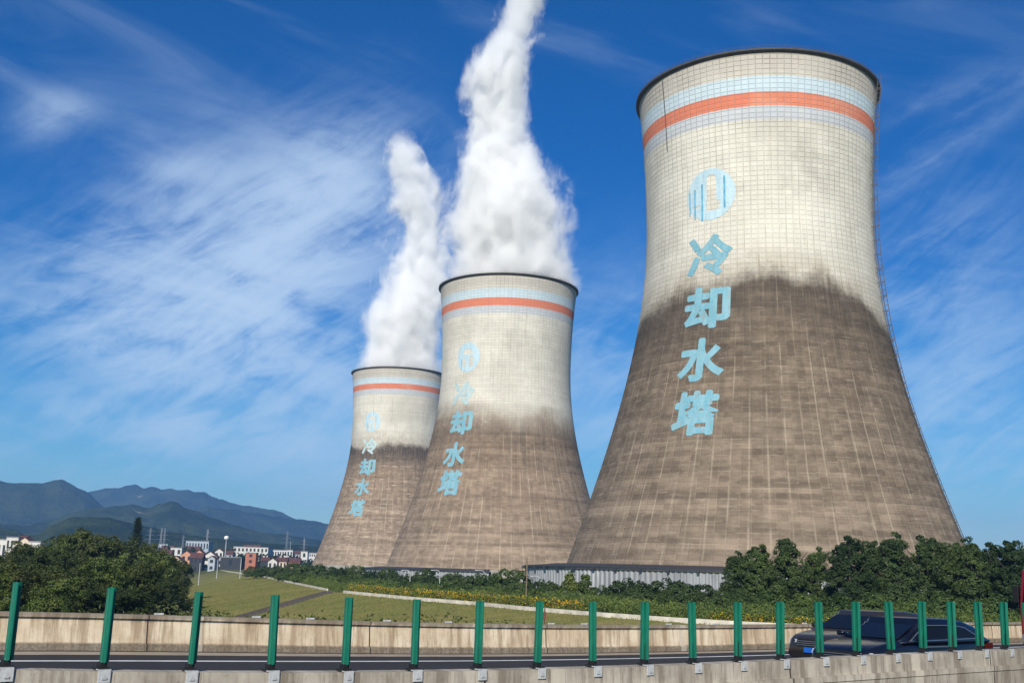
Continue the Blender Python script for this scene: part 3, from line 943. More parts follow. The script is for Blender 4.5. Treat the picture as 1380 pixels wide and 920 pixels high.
for i in range(-1, 22):
    s = i * SPC; p, a = med_xy(s); z = post_top(s) - .85 - seat(s)
    loc = (p.x, p.y, z + .012)
    lab = f'green anti-glare post, {labels_n[i]} from left' + (f', {extra[i]}' if i in extra else '') if 0 <= i < 21 else None
    if i < 0 or i > 20: continue
    rz = a - PI / 2 + R(2 + 4 * math.sin(i * 2.3))
    o = proto if i == 0 else dup(proto, loc, rz)
    o.scale = (1, 1, (.85 + seat(s)) / .92); o.location = loc; o.rotation_euler = (R(.8 * math.sin(i * 5.1)), R(1.2 * math.sin(i * 3.7)), rz)
    tag(o, lab, 'post', 'green anti-glare posts along the median')
    pl = link('mounting_plate', plate_me, o)
    pl.matrix_parent_inverse = Matrix.Identity(4)
    pl.rotation_euler = (0, 0, a - rz); off = Vector((math.sin(a), -math.cos(a), 0)) * .145
    pl.location = Matrix.Rotation(-rz, 3, 'Z') @ off

# ------------------------------------------------------------------ cars
def car_paint(name, col):
    g = G(name); g.bsdf(col, .32, None, 0., .35, Coat_Weight=.45, Coat_Roughness=.08); return g.m
M_glass = G('tinted_glass'); M_glass.bsdf((.006, .007, .009), .05, None, 0., .22); M_glass = M_glass.m
M_tyre = plain('tyre_rubber', (.014, .014, .015), .85, .2, 8.)
M_alloy = plain('alloy_rim', (.42, .43, .45), .3, .1, 5., .9)
M_chrome = plain('chrome_trim', (.50, .50, .50), .35, .05, 5., .9)
M_blackp = plain('black_trim', (.010, .010, .011), .5, .2, 5.)
g = G('lamp_glass'); g.bsdf((.55, .58, .62), .08, None, .3, .8); M_lampg = g.m
g = G('rear_lamp_red'); g.bsdf((.07, .006, .006), .2, None, 0., .6); M_red = g.m
M_blue_plate = plain('blue_plate', (.01, .10, .42), .5, .05, 5.)


def rrect(x, hw, z0, z1, tum=0., n=3, r=.12):
    """Ring in the y/z plane at x: half width hw at the bottom, narrowing by tum at the top."""
    pts = []
    hw1 = hw - tum; r = min(r, (z1 - z0) * .45)
    for (cy, cz, a0) in ((hw1 - r, z1 - r, 0), (-(hw1 - r), z1 - r, 90)):
        for k in range(n + 1):
            a = R(a0 + 90 * k / n); pts.append((x, cy + r * math.cos(a), cz + r * math.sin(a)))
    for (cy, cz, a0) in ((-(hw - .05), z0 + .05, 180), (hw - .05, z0 + .05, 270)):
        for k in range(n + 1):
            a = R(a0 + 90 * k / n); pts.append((x, cy + .05 * math.cos(a), cz + .05 * math.sin(a)))
    return pts


def make_car(paint, loc, rz, label, L=4.75, W=1.86, Hh=1.62, rails=False, chrome=True):
    """x forward (front at +L/2)."""
    t = tag(empty('car', loc, rz), label, 'car', 'dark cars on the far carriageway'); hw = W / 2; f = L / 2
    # lower body, bonnet line falling to the nose
    xs = [(-f, .82, .42, .86), (-f + .06, .93, .34, .95), (-f + .5, 1., .24, 1.0), (-f + 1.1, 1., .22, .99), (0., 1., .22, .98), (f - 1.55, 1., .22, .98), (f - 1.2, .99, .22, 1.0), (f - .6, .96, .22, .93), (f - .22, .94, .26, .85), (f - .06, .88, .32, .77), (f, .80, .40, .69)]
    mb = MB(); mb.sections([rrect(x, hw * k, z0, z1, .07, 4, .14) for x, k, z0, z1 in xs])
    body = mb.build('body', paint, t, True)
    # wheel arches
    for wx in (f - .92, -f + .95):
        for sd_ in (-1, 1):
            mb = MB(); mb.tube([(wx, sd_ * (hw - .18), .36), (wx, sd_ * (hw + .008), .36)], .43, 24); mb.build('wheel_arch', M_blackp, t)
    # greenhouse
    rf = [(-f + .12, .80, 1.0), (-f + .42, .80, 1.30), (-f + .85, .79, Hh - .05), (-.9, .78, Hh), (.25, .77, Hh - .01), (f - 1.95, .75, Hh - .09), (f - 1.55, .76, Hh - .32), (f - 1.12, .79, 1.0)]
    mb = MB(); mb.sections([rrect(x, hw * .965, .93, z, hw * .965 - hw * k + .0, 4, .13) for x, k, z in rf])
    mb.build('roof', paint, t, True)
    # glass, set a few mm proud of the pillars
    def side(z, x):
        zt = float(np.interp(x, [r_[0] for r_ in rf], [r_[2] for r_ in rf])); k = float(np.interp(x, [r_[0] for r_ in rf], [r_[1] for r_ in rf]))
        return hw * .965 - (hw * .965 - hw * k) * (z - .93) / max(zt - .93, .1) + .006
    zt_ = Hh - .17
    wins = [[(f - 1.42, 1.02), (f - 1.95, zt_ - .03), (.34, zt_), (.34, 1.02)], [(.26, 1.02), (.26, zt_), (-.86, zt_), (-.86, 1.02)], [(-.94, 1.02), (-.94, zt_), (-f + 1.0, zt_ - .05), (-f + .55, 1.06)]]
    for sd_ in (-1, 1):
        for w in wins:
            mb = MB(); vs = [(x, sd_ * side(z, x), z) for x, z in w]; vs += [(x, y - sd_ * .02, z) for x, y, z in vs]
            mb.add(vs, [(0, 1, 2, 3), (7, 6, 5, 4), (0, 4, 5, 1), (1, 5, 6, 2), (2, 6, 7, 3), (3, 7, 4, 0)]); mb.build('side_window', M_glass, t)
        if chrome:
            mb = MB(); q = [(f - 1.38, .995), (.3, .995), (-f + .5, 1.03)]
            mb.tube([(x, sd_ * (side(z, x) + .004), z) for x, z in q], .014, 6)
            q = [(f - 1.42, 1.0), (f - 1.97, zt_), (.3, zt_ + .035), (-.9, zt_ + .035), (-f + .95, zt_ - .02), (-f + .48, 1.04)]
            mb.tube([(x, sd_ * (side(z, x) + .004), z) for x, z in q], .012, 6); mb.build('window_trim', M_chrome, t)
        mb = MB(); mb.sections([rrect(x, .09, -.05, .05, 0., 3, .05) for x in (-.05, .06, .10)]); mi = mb.build('wing_mirror', paint, t, True); mi.location = (f - 1.5, sd_ * (hw + .09), 1.06)
        mb = MB(); mb.box(.35, -.75, sd_ * (hw - .012) - .012, sd_ * (hw - .012) + .014, .86, .885); mb.build('door_handle', M_chrome if chrome else paint, t)
        if rails: mb = MB(); mb.tube([(f - 2.0, sd_ * hw * .70, Hh + .01), (.2, sd_ * hw * .71, Hh + .05), (-.9, sd_ * hw * .71, Hh + .05), (-f + .9, sd_ * hw * .7, Hh)], .018, 6); mb.build('roof_rail', M_alloy, t)
    def front(pts, name, mat, th=.02):
        mb = MB(); a = [Vector(p) for p in pts]; n = (a[1] - a[0]).cross(a[3] - a[0]).normalized() * th; vs = a + [p - n for p in a]
        mb.add(vs, [(0, 1, 2, 3), (7, 6, 5, 4), (0, 4, 5, 1), (1, 5, 6, 2), (2, 6, 7, 3), (3, 7, 4, 0)]); return mb.build(name, mat, t)
    front([(f - 1.17, -.70, 1.02), (f - 1.17, .70, 1.02), (f - 1.90, .60, Hh - .15), (f - 1.90, -.60, Hh - .15)], 'windscreen', M_glass).location = (.035, 0, .02)
    front([(-f + .12, .62, 1.06), (-f + .12, -.62, 1.06), (-f + .50, -.56, Hh - .2), (-f + .50, .56, Hh - .2)], 'rear_window', M_glass).location = (-.04, 0, .02)
    for sd_ in (-1, 1):
        mb = MB(); vs = [(f - .01, sd_ * .47, .66), (f - .08, sd_ * .74, .67), (f - .20, sd_ * .82, .72), (f - .16, sd_ * .76, .76), (f - .03, sd_ * .47, .74)]
        mb.sections([[(x + .03, y + sd_ * .015, z) for x, y, z in vs], [(x - .2, y - sd_ * .05, z) for x, y, z in vs]]); mb.build('headlight', M_lampg, t)
        mb = MB(); mb.box(-f - .012, -f + .2, sd_ * .72 - .17, sd_ * .72 + .17, .80, .93); mb.build('rear_light', M_red, t)
        for wx in (f - .92, -f + .95):
            mb = MB(); mb.tube([(wx, sd_ * (hw - .20), .34), (wx, sd_ * (hw - .19), .34), (wx, sd_ * (hw - .01), .34), (wx, sd_ * (hw + .012), .34)], [.30, .34, .34, .31], 28)
            wh = mb.build('wheel', M_tyre, t, True); mb = MB(); mb.tube([(wx, sd_ * (hw - .02), .34), (wx, sd_ * (hw + .018), .34)], .22, 20); mb.build('rim', M_alloy, wh)
    mb = MB(); mb.sections([[(f + .012, -.44, .56), (f + .012, .44, .56), (f - .01, .46, .76), (f - .01, -.46, .76)], [(f - .2, -.44, .56), (f - .2, .44, .56), (f - .2, .46, .76), (f - .2, -.46, .76)]])
    gr = mb.build('grille', M_blackp, t)
    mb = MB()
    for z in (.60, .65, .70): mb.box(f - .02, f + .022, -.44, .44, z, z + .012)
    mb.build('grille_bar', M_chrome, gr)
    mb = MB(); mb.box(f - .02, f + .03, -.22, .22, .42, .55); mb.build('number_plate', M_blue_plate, t)
    mb = MB(); mb.box(f - .16, f - .01, -.72, .72, .26, .40); bevel(mb.build('bumper_intake', M_blackp, t), .03)
    return t


M_navy = car_paint('navy_paint', (.004, .006, .014)); M_bk = car_paint('black_paint', (.022, .019, .018))


def road_spot(px_front, off):
    """Point on the lane `off` metres beyond the median that the photo shows at column px."""
    d = rt * (px_front - 690) + fw * F; c = ND.x * P0.x + ND.y * P0.y + off
    t = c / (ND.x * d.x + ND.y * d.y); p = Vector((d.x * t, d.y * t, 0))
    s = (p - P0).dot(TD); a_, b_ = deck_edge(s); k = off / 13.8
    return p, a_.z + (b_.z - a_.z) * k


for px, off, paint, Hh, lab, L in ((1116, 2.9, M_navy, 1.45, 'dark navy estate car with chrome window trim, nearest the median, half hidden by posts', 4.5), (1082, 6.6, M_bk, 1.50, 'dark car with blue number plate in the lane behind the navy car', 4.6)):
    p, z = road_spot(px, off); c = p + TD * (L / 2)
    make_car(paint, (c.x, c.y, z + .045), HD + PI, lab, L=L, Hh=Hh)

# red truck at the right edge
M_redp = car_paint('red_truck_paint', (.13, .007, .008))
p, z = road_spot(1401, 6.4); c = p + TD * 1.0 + ND * .1
t = tag(empty('truck', (c.x, c.y, z + .012), HD + PI), 'red truck with dark windscreen cut by the right edge of the photo', 'truck')
mb = MB(); mb.sections([[(x, y, zz) for y, zz in ((-1.2, .5), (1.2, .5), (1.2, 1.75), (1.17, h1), (-1.17, h1), (-1.2, 1.75))] for x, h1 in ((-1.1, 2.95), (.6, 2.95), (.85, 2.8), (1.05, 1.75))])
bevel(mb.build('cab', M_redp, t), .05)
mb = MB(); mb.sections([[(x, y, zz) for y, zz in ((-1.1, 1.62), (1.1, 1.62), (1.07, 2.5), (-1.07, 2.5))] for x in (.6, 1.04)]); 
for i_ in range(len(mb.v)):
    x, y, zz = mb.v[i_]
    if x > 1.: mb.v[i_] = (1.09 - (zz - 1.62) * .2, y, zz)
mb.build('windscreen', M_glass, t)
for sd_ in (-1, 1):
    mb = MB(); mb.box(-.7, .45, sd_ * 1.195 - .012, sd_ * 1.195 + .012, 1.62, 2.35); mb.build('side_window', M_glass, t)
    mb = MB(); mb.box(.98, 1.10, sd_ * .85 - .22, sd_ * .85 + .22, .78, .98); bevel(mb.build('headlight', M_lampg, t), .03)
    mb = MB(); mb.box(.75, .9, sd_ * 1.42 - .10, sd_ * 1.42 + .10, 1.75, 2.3); mb.tube([(.8, sd_ * 1.17, 2.2), (.82, sd_ * 1.4, 2.2)], .03, 6); bevel(mb.build('wing_mirror', M_blackp, t), .03)
    for wx in (.15, -4.6):
        mb = MB(); mb.tube([(wx, sd_ * .92, .5), (wx, sd_ * 1.22, .5)], .5, 26); wh = mb.build('wheel', M_tyre, t)
        mb = MB(); mb.tube([(wx, sd_ * 1.2, .5), (wx, sd_ * 1.235, .5)], .28, 18); mb.build('rim', M_alloy, wh)
mb = MB(); mb.box(.95, 1.14, -1.15, 1.15, .42, .76); bevel(mb.build('bumper', M_chrome, t), .05)
mb = MB(); mb.box(1.0, 1.085, -.75, .75, 1.0, 1.5); bevel(mb.build('grille', M_blackp, t), .03)
mb = MB(); mb.box(-6.4, -1.2, -1.2, 1.2, .95, 2.85); bevel(mb.build('cargo_box', plain('dark_tarp', (.035, .03, .03), .8, .3, 2.), t), .06)

# ------------------------------------------------------------------ levee wall, steps, poles
def wall_run(y0, y1, h, n):
    mb = MB(); rows = []
    for y in np.linspace(y0, y1, n):
        x = float(np.interp(y, KY, KX)); rows.append([(x, y, -.4), (x, y, h), (x + .45, y + .08, h), (x + .45, y + .08, -.4)])
    mb.sections(rows); return mb
M_fw = plain('whitewashed_concrete', (.52, .48, .40), .9, .22, .6)
tag(wall_run(100., 275.5, .62, 60).build('flood_wall', M_fw), 'long pale low wall along the levee crest, right of the stairs', 'wall')
tag(wall_run(294., 900., .55, 90).build('flood_wall', M_fw), 'pale low wall on the levee crest, running from the stairs to the village', 'wall')
mb = MB(); rows = []
pa, pb = Vector((-43.5, 285., 0)), Vector((-64.5, 203., 0)); n = 70; dr = (pb - pa).normalized(); sd_ = Vector((-dr.y, dr.x, 0)) * 2.1
for k in range(n):
    p = pa + (pb - pa) * (k / (n - 1)); q = pa + (pb - pa) * (min(k + 1, n - 1) / (n - 1)); z = gz(p.x, p.y) + .16; z2 = gz(q.x, q.y) + .16
    for zz, pp in ((z, p), (z, q - dr * .02)): rows.append([(pp.x - sd_.x, pp.y - sd_.y, zz - .6), (pp.x - sd_.x, pp.y - sd_.y, zz), (pp.x + sd_.x, pp.y + sd_.y, zz), (pp.x + sd_.x, pp.y + sd_.y, zz - .6)])
mb.sections(rows)
tag(mb.build('stairs', plain('dark_stair_stone', (.062, .052, .046), .9, .3, .8), fix=True), 'dark stone stairway running diagonally down the grass levee', 'stairs')
mb = MB()
for k, (dx, dy) in enumerate(((0, 0), (1.2, 6.))): mb.box(-47.5 + dx, -46.2 + dx, 293 - dy * 0, 293.8, 0, 1.5)
M_wood = plain('old_wood', (.17, .125, .085), .9, .25, 2.)
# wooden utility pole
p = at(709, 806, 205); t = tag(empty('utility_pole', (p.x, p.y, gz(p.x, p.y))), 'thin bare wooden utility pole beside the corrugated wall', 'pole')
mb = MB(); mb.tube([(0, 0, -.3), (0, 0, 9.2)], [.14, .10], 8); mb.build('pole', M_wood, t)
mb = MB(); mb.tube([(0.55 + .3 * math.cos(a), -.05, 3.6 + .3 * math.sin(a)) for a in np.linspace(0, 2 * PI, 14)], .06, 6, False); mb.tube([(0, 0, 3.7), (.3, -.05, 3.6)], .04, 5); mb.build('cable_coil', M_dark, t)
p = at(734, 832, 170); t = tag(empty('marker_post', (p.x, p.y, gz(p.x, p.y))), 'dark red marker post standing at the pale flood wall', 'post')
mb = MB(); mb.box(-.09, .09, -.09, .09, -.2, 3.2); bevel(mb.build('post', plain('dark_red', (.09, .03, .022), .8, .2, 3.), t), .02)
mb = MB(); mb.box(-.25, .25, -.12, -.09, 1.6, 2.5); mb.build('board', plain('rusty_board', (.11, .045, .03), .8, .3, 3.), t)
for px, py, Y, lab in ((552, 792, 300, 'white curved street lamp, leftmost of those before the middle tower'), (592, 795, 290, 'white curved street lamp, second from left before the middle tower'), (652, 797, 275, 'white curved street lamp at the end of the low pale wall'), (728, 800, 255, 'white curved street lamp at the left edge of the tall corrugated wall')):
    p = at(px, py, Y); z0 = gz(p.x, p.y); top = at(px, 768 if px < 700 else 776, Y).z
    t = tag(empty('street_lamp', (p.x, p.y, z0)), lab, 'street lamp', 'white curved lamps below the towers'); h = top - z0
    mb = MB(); mb.tube([(0, 0, 0), (0, 0, h - .9)] + [(-.9 + .9 * math.cos(a), 0, h - .9 + .9 * math.sin(a)) for a in np.linspace(.2, 1.6, 7)] + [(-1.7, 0, h)], [.10] * 2 + [.08] * 8, 6); mb.build('pole', M_plate, t)
    mb = MB(); mb.box(-2.4, -1.6, -.16, .16, h - .12, h + .05); bevel(mb.build('lamp_head', M_plate, t), .04)
for px, pt, pb_, Y, lab in ((324, 752, 768, 560, 'white boundary pole on the levee, before the dark-walled yard'), (293, 753, 764, 640, 'white boundary pole left of the dark-walled yard'), (269, 758, 768, 560, 'short grey pole at the far end of the grass slope')):
    p = at(px, pb_, Y); z0 = gz(p.x, p.y); mb = MB(); mb.tube([(0, 0, -.3), (0, 0, at(px, pt, Y).z - z0)], [.2, .16], 8); o = mb.build('boundary_pole', M_plate, None, loc=(p.x, p.y, z0)); tag(o, lab, 'pole', 'poles on the far levee')

# ------------------------------------------------------------------ vegetation
def leaves(P, Nrm, size, rs, aspect=.62):
    """Diamond-shaped leaf faces at P, facing roughly Nrm."""
    n = len(P)
    N_ = Nrm + rs.normal(0, .45, (n, 3)); N_ /= np.linalg.norm(N_, axis=1)[:, None] + 1e-9
    T = np.cross(N_, rs.normal(0, 1, (n, 3))); T /= np.linalg.norm(T, axis=1)[:, None] + 1e-9
    B = np.cross(N_, T); s = size * rs.uniform(.6, 1.35, n)[:, None]
    sag = N_ * s * .18
    V = np.stack([P - T * s * .5, P + B * s * aspect * .5 + sag, P + T * s * .55, P - B * s * aspect * .5 + sag], 1).reshape(-1, 3)
    return V, np.arange(4 * n).reshape(-1, 4)


def sphere(n, rs):
    v = rs.normal(0, 1, (n, 3)); return v / np.linalg.norm(v, axis=1)[:, None]


def crown_mesh(name, blobs, clumps, per, crad, size, seed, mat, bottom=-.75, fill=.25):
    """Leaf clumps scattered over and inside the lobes of a crown."""
    rs = np.random.RandomState(seed); Vs = []; Ns = []
    vol = np.array([b[3] * b[4] * b[5] for b in blobs]) ** .667; cnt = np.maximum(4, (clumps * vol / vol.sum()).astype(int))
    for (x, y, z, rx, ry, rz), k in zip(blobs, cnt):
        d = sphere(k * 2, rs); d = d[d[:, 2] > bottom][:k]
        rr = np.where(rs.rand(len(d)) < fill, rs.uniform(.3, .8, len(d)), rs.uniform(.82, 1.08, len(d)))[:, None]
        C = np.array([x, y, z]) + d * rr * np.array([rx, ry, rz])
        for c, dd in zip(C, d):
            q = sphere(per, rs); cr = crad * rs.uniform(.6, 1.35)
            keep = (q @ dd > -.45); q = q[keep]
            Vs.append(c + q * cr * rs.uniform(.55, 1., len(q))[:, None] * np.array([1, 1, .8])); Ns.append(q * .7 + dd * .5 + np.array([0, 0, .35]))
    P = np.concatenate(Vs); N_ = np.concatenate(Ns)
    V, Q = leaves(P, N_, size, rs)
    return np_mesh(name, V, Q, mat)


def trunk_mesh(name, h, r0, limbs, seed, mat, lean=.4):
    rs = np.random.RandomState(seed); mb = MB()
    pts = [Vector((lean * rs.normal() * k, lean * rs.normal() * k, h * k)) for k in (-.04, .0, .3, .6, .85)]
    mb.tube(pts, [r0 * 1.25, r0, r0 * .8, r0 * .55, r0 * .25], 9)
    for k in range(limbs):
        a = rs.rand() * 6.28; zb = h * rs.uniform(.25, .65); b = Vector((0, 0, zb)); L = h * rs.uniform(.18, .30)
        e = b + Vector((math.cos(a) * L * .8, math.sin(a) * L * .8, L * .75)); mid = (b + e) / 2 + Vector((math.cos(a), math.sin(a), -.2)) * L * .1
        mb.tube([b, mid, e], [r0 * .42, r0 * .28, r0 * .1], 6)
    me = mb.mesh(name, True); me.materials.append(mat); return me


M_bark = plain('bark', (.045, .036, .028), .95, .3, 3.)
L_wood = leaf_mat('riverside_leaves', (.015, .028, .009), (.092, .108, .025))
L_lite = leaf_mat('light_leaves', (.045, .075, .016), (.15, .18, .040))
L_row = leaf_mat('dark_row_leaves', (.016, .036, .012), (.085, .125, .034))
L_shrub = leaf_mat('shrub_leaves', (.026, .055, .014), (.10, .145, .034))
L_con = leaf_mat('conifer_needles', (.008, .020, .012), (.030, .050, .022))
L_weed = leaf_mat('weed_leaves', (.045, .072, .015), (.14, .18, .040), scale=.12)
L_fl = leaf_mat('flowering_leaves', (.045, .060, .012), (.13, .14, .03), ((.62, .40, .015), .50))
L_reed = leaf_mat('pale_reeds', (.12, .12, .03), (.24, .21, .07))


def lobes(seed, n, R_, h0, h1, rr, spire=False):
    if spire:      # rounded cone: whorls of lobes shrinking to a pointed top
        rs = np.random.RandomState(seed); H_ = h1 - h0; out = [(0, 0, h0 + H_ * .42, R_ * .62, R_ * .62, H_ * .40), (rs.normal(0, .2), rs.normal(0, .2), h1 - H_ * .17, R_ * .34, R_ * .34, H_ * .16)]
        for k in range(n + 4):
            q_ = k / (n + 3); z = h0 + H_ * (.12 + .68 * q_); a = k * 2.4 + rs.uniform(-.4, .4); r_ = R_ * (.46 - .20 * q_) * rs.uniform(.8, 1.2)
            rad = R_ * (.62 - .34 * q_ ** 1.6) * rs.uniform(.85, 1.15); out.append((math.cos(a) * rad, math.sin(a) * rad, z, r_, r_, r_ * 1.05))
        return out
    rs = np.random.RandomState(seed); out = [(0, 0, (h0 + h1) / 2, R_ * .72, R_ * .72, (h1 - h0) * .46)]
    for k in range(n):
        a = 6.28 * k / n + rs.uniform(-.4, .4); z = h0 + (h1 - h0) * rs.uniform(.2, .88); q = R_ * rs.uniform(.45, .75) * (1 - .35 * (z - h0) / (h1 - h0)); r_ = R_ * rr * rs.uniform(.75, 1.25)
        out.append((math.cos(a) * q, math.sin(a) * q, z, r_, r_, r_ * .85))
    return out


def proto_tree(h, R_, seed, leaf, nl=7, clumps=170, per=95, size=.42, crad=.95, h0=.22, rr=.42, spire=False):
    t = empty('tree', (0, 0, 0))
    link('trunk', trunk_mesh('trunk', h, h * .02 + .05, 7, seed, M_bark), t)
    link('crown', crown_mesh('crown', lobes(seed, nl, R_, h * h0, h, rr, spire), clumps, per, crad, size, seed, leaf), t)
    return t


PT = {}
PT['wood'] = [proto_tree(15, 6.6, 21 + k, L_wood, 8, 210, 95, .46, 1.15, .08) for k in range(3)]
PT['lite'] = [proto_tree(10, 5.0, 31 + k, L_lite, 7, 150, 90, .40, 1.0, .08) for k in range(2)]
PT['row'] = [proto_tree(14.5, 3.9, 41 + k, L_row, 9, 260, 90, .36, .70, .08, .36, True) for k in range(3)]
PT['sap'] = [proto_tree(4.2, 1.35, 51, L_row, 5, 42, 60, .22, .42, .42, .5)]
# conifer: tiers of drooping sprays
t = empty('conifer', (0, 0, 0)); mb = MB(); mb.tube([(0, 0, -.5), (0, 0, 12), (0.1, 0, 23.5)], [.34, .2, .03], 8); mb.build('trunk', M_bark, t)
rs = np.random.RandomState(3); P_, N_ = [], []
for k in range(150):
    z = 4.5 + 18.6 * (k / 150) ** .92; L = (1 - (z - 4) / 20.2) * 3.6 * rs.uniform(.55, 1.2) + .25; a = k * 2.399
    q = rs.rand(75); x = q * L; P_.append(np.stack([math.cos(a) * x * 1.35 + rs.normal(0, .22, 75), math.sin(a) * x * 1.35 + rs.normal(0, .22, 75), z - .28 * x * x / max(L, .5) + .12 * x + rs.normal(0, .16, 75)], -1)); N_.append(np.tile([math.cos(a) * .5, math.sin(a) * .5, .8], (75, 1)))
V, Q = leaves(np.concatenate(P_), np.concatenate(N_), .34, rs, .45); link('crown', np_mesh('crown', V, Q, L_con), t)
PT['conifer'] = [t]
used = set()


def plant(kind, k, x, y, sc, rz, label, group, name=None, z=None):
    p = PT[kind][k % len(PT[kind])]; loc = (x, y, (gz(x, y) if z is None else z) - .15)
    if p.name not in used:
        used.add(p.name); o = p; o.location = loc; o.rotation_euler = (0, 0, rz); o.scale = sc
    else: o = dup(p, loc, rz, sc)
    cat = {'sap': 'young tree', 'conifer': 'conifer'}.get(kind, 'tree')
    tag(o, label, cat, group); return o


rnd = random.Random(11)
GW = 'trees of the riverside wood on the left'
# (px, top py, Y, kind, label)
wood = [
 (20, 752, 150, 'wood', 'broad dark tree at the left edge of the riverside wood, in front'), (60, 742, 175, 'wood', 'dark tree behind the front row at the left edge of the wood'),
 (100, 762, 150, 'wood', 'dark tree between the first and second green posts'), (-25, 738, 190, 'wood', 'dark tree cut by the left edge of the frame'),
 (150, 758, 165, 'lite', 'lighter green tree right behind the second green post'), (185, 750, 185, 'wood', 'dark tree right of the second green post, mid row'),
 (130, 714, 270, 'wood', 'tall rounded dark tree forming the top of the wood, left of the conifer'), (98, 722, 265, 'wood', 'dark tree forming the left shoulder of the wood top'),
 (160, 722, 290, 'wood', 'dark tree just left of the conifer'), (208, 733, 300, 'wood', 'dark rounded tree just right of the conifer'),
 (222, 763, 285, 'wood', 'dark tree overhanging the river by the grass slope, nearest the water'), (205, 752, 262, 'lite', 'pale green tree lit on its crown above the river bend'),
 (178, 752, 250, 'lite', 'pale green tree below the conifer'), (70, 736, 240, 'lite', 'light green tree in the middle of the wood, below its left shoulder'),
 (112, 745, 220, 'wood', 'dark tree in the heart of the wood'), (40, 745, 250, 'wood', 'dark tree below the far white houses at left'),
 (8, 748, 270, 'wood', 'dark tree below the leftmost far houses'), (160, 772, 215, 'wood', 'dark low tree in the heart of the wood right of the second post'),
 (228, 775, 240, 'wood', 'dark tree at the right edge of the wood in front of the river'), (215, 790, 200, 'wood', 'low dark tree in the front row at the right end of the wood'),
 (75, 782, 140, 'lite', 'low light green tree in the front row left of the second post'), (240, 752, 340, 'wood', 'dark tree behind the river at the right end of the wood'),
 (60, 738, 320, 'wood', 'dark tree in the back row under the far houses, to their right'), (-5, 775, 140, 'lite', 'low light green tree in the bottom left corner'),
 (165, 790, 150, 'wood', 'low dark tree right of the second post just above the parapet'), (28, 733, 360, 'wood', 'dark tree beside the far white houses'),
]
for k, (px, py, Y, kd, lab) in enumerate(wood):
    p = at(px, py, Y); z0 = gz(p.x, p.y); h = max(p.z - z0, 4.); base = 15. if kd == 'wood' else 10.
    s = h / base; plant(kd, k, p.x, p.y, (max(s, .75) * rnd.uniform(.95, 1.15), max(s, .75) * rnd.uniform(.95, 1.15), s), rnd.uniform(0, 6.28), lab, GW)
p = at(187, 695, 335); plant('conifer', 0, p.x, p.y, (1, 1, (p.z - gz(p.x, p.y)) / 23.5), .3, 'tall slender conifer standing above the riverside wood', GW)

GR = 'row of trees at the right below the nearest tower'
row = [(992, 739, 190, 'round bushy dark tree at the left end of the right-hand tree row'), (1022, 726, 186, 'dark tree second from the left in the right-hand tree row'), (1060, 719, 188, 'tall dark tree third from the left in the right-hand row, left of the gap'), (1098, 733, 192, 'lower dark tree in the dip of the right-hand tree row, left of the cars'),
       (1143, 714, 186, 'tall pointed dark tree just right of the dip in the tree row'), (1172, 722, 196, 'dark tree behind its neighbours, above the near car bonnet'), (1203, 713, 184, 'tallest dark tree of the row, above the near car roof'), (1247, 713, 188, 'tall dark tree above the rear of the near car'), (1278, 724, 195, 'dark tree where the nearest tower meets the tree row'),
       (1300, 719, 186, 'dark tree just right of the nearest tower foot'), (1334, 723, 188, 'dark tree second from the right edge, against the sky'), (1362, 721, 184, 'dark tree above the red truck'), (1395, 721, 184, 'dark tree cut by the right edge of the frame')]
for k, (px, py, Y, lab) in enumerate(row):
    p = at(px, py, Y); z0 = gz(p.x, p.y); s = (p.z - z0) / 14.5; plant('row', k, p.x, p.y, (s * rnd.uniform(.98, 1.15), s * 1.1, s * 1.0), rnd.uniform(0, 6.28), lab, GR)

# shrubs: one mesh each, copies share mesh data
SH = []
for k in range(3): SH.append(crown_mesh('shrub', [(0, 0, 1.5, 2.1, 2.1, 1.7), (1.5, .4, 1.1, 1.3, 1.3, 1.2), (-1.5, -.3, 1.2, 1.4, 1.4, 1.3), (.3, .2, 2.6, 1.1, 1.1, 1.)], 95, 70, .55, .30, 70 + k, L_shrub, -.4))
SD = [crown_mesh('shrub', [(0, 0, 1.5, 2.0, 2.0, 1.8), (1.4, .4, 1.2, 1.3, 1.3, 1.3), (-1.3, -.3, 1.5, 1.3, 1.3, 1.3)], 95, 70, .5, .28, 80 + k, L_row, -.4) for k in range(2)]
SL = [crown_mesh('shrub', [(0, 0, 2.6, .7, .7, 2.5), (.9, .2, 2.0, .6, .6, 1.9), (-.9, 0, 1.8, .7, .7, 1.7), (.4, -.4, 3.9, .4, .4, 1.4)], 70, 45, .5, .45, 90 + k, L_lite, -.6, .4) for k in range(2)]


def shrub(kind, px, py_top, Y, wpx, label, group):
    p = at(px, py_top, Y); z0 = gz(p.x, p.y); me = rnd.choice(kind); hh = max(v.co.z for v in me.vertices) if me.name not in HT else HT[me.name]; HT[me.name] = hh
    o = link('shrub', me, None, None, (p.x, p.y, z0 - .1)); sx = (wpx * Y / F) / 5.2
    o.scale = (sx, sx, max(p.z - z0, 1.) / hh); o.rotation_euler = (0, 0, rnd.uniform(0, 6.28)); return tag(o, label, 'shrub', group)


HT = {}
GS = 'shrubs between the levee wall and the towers'
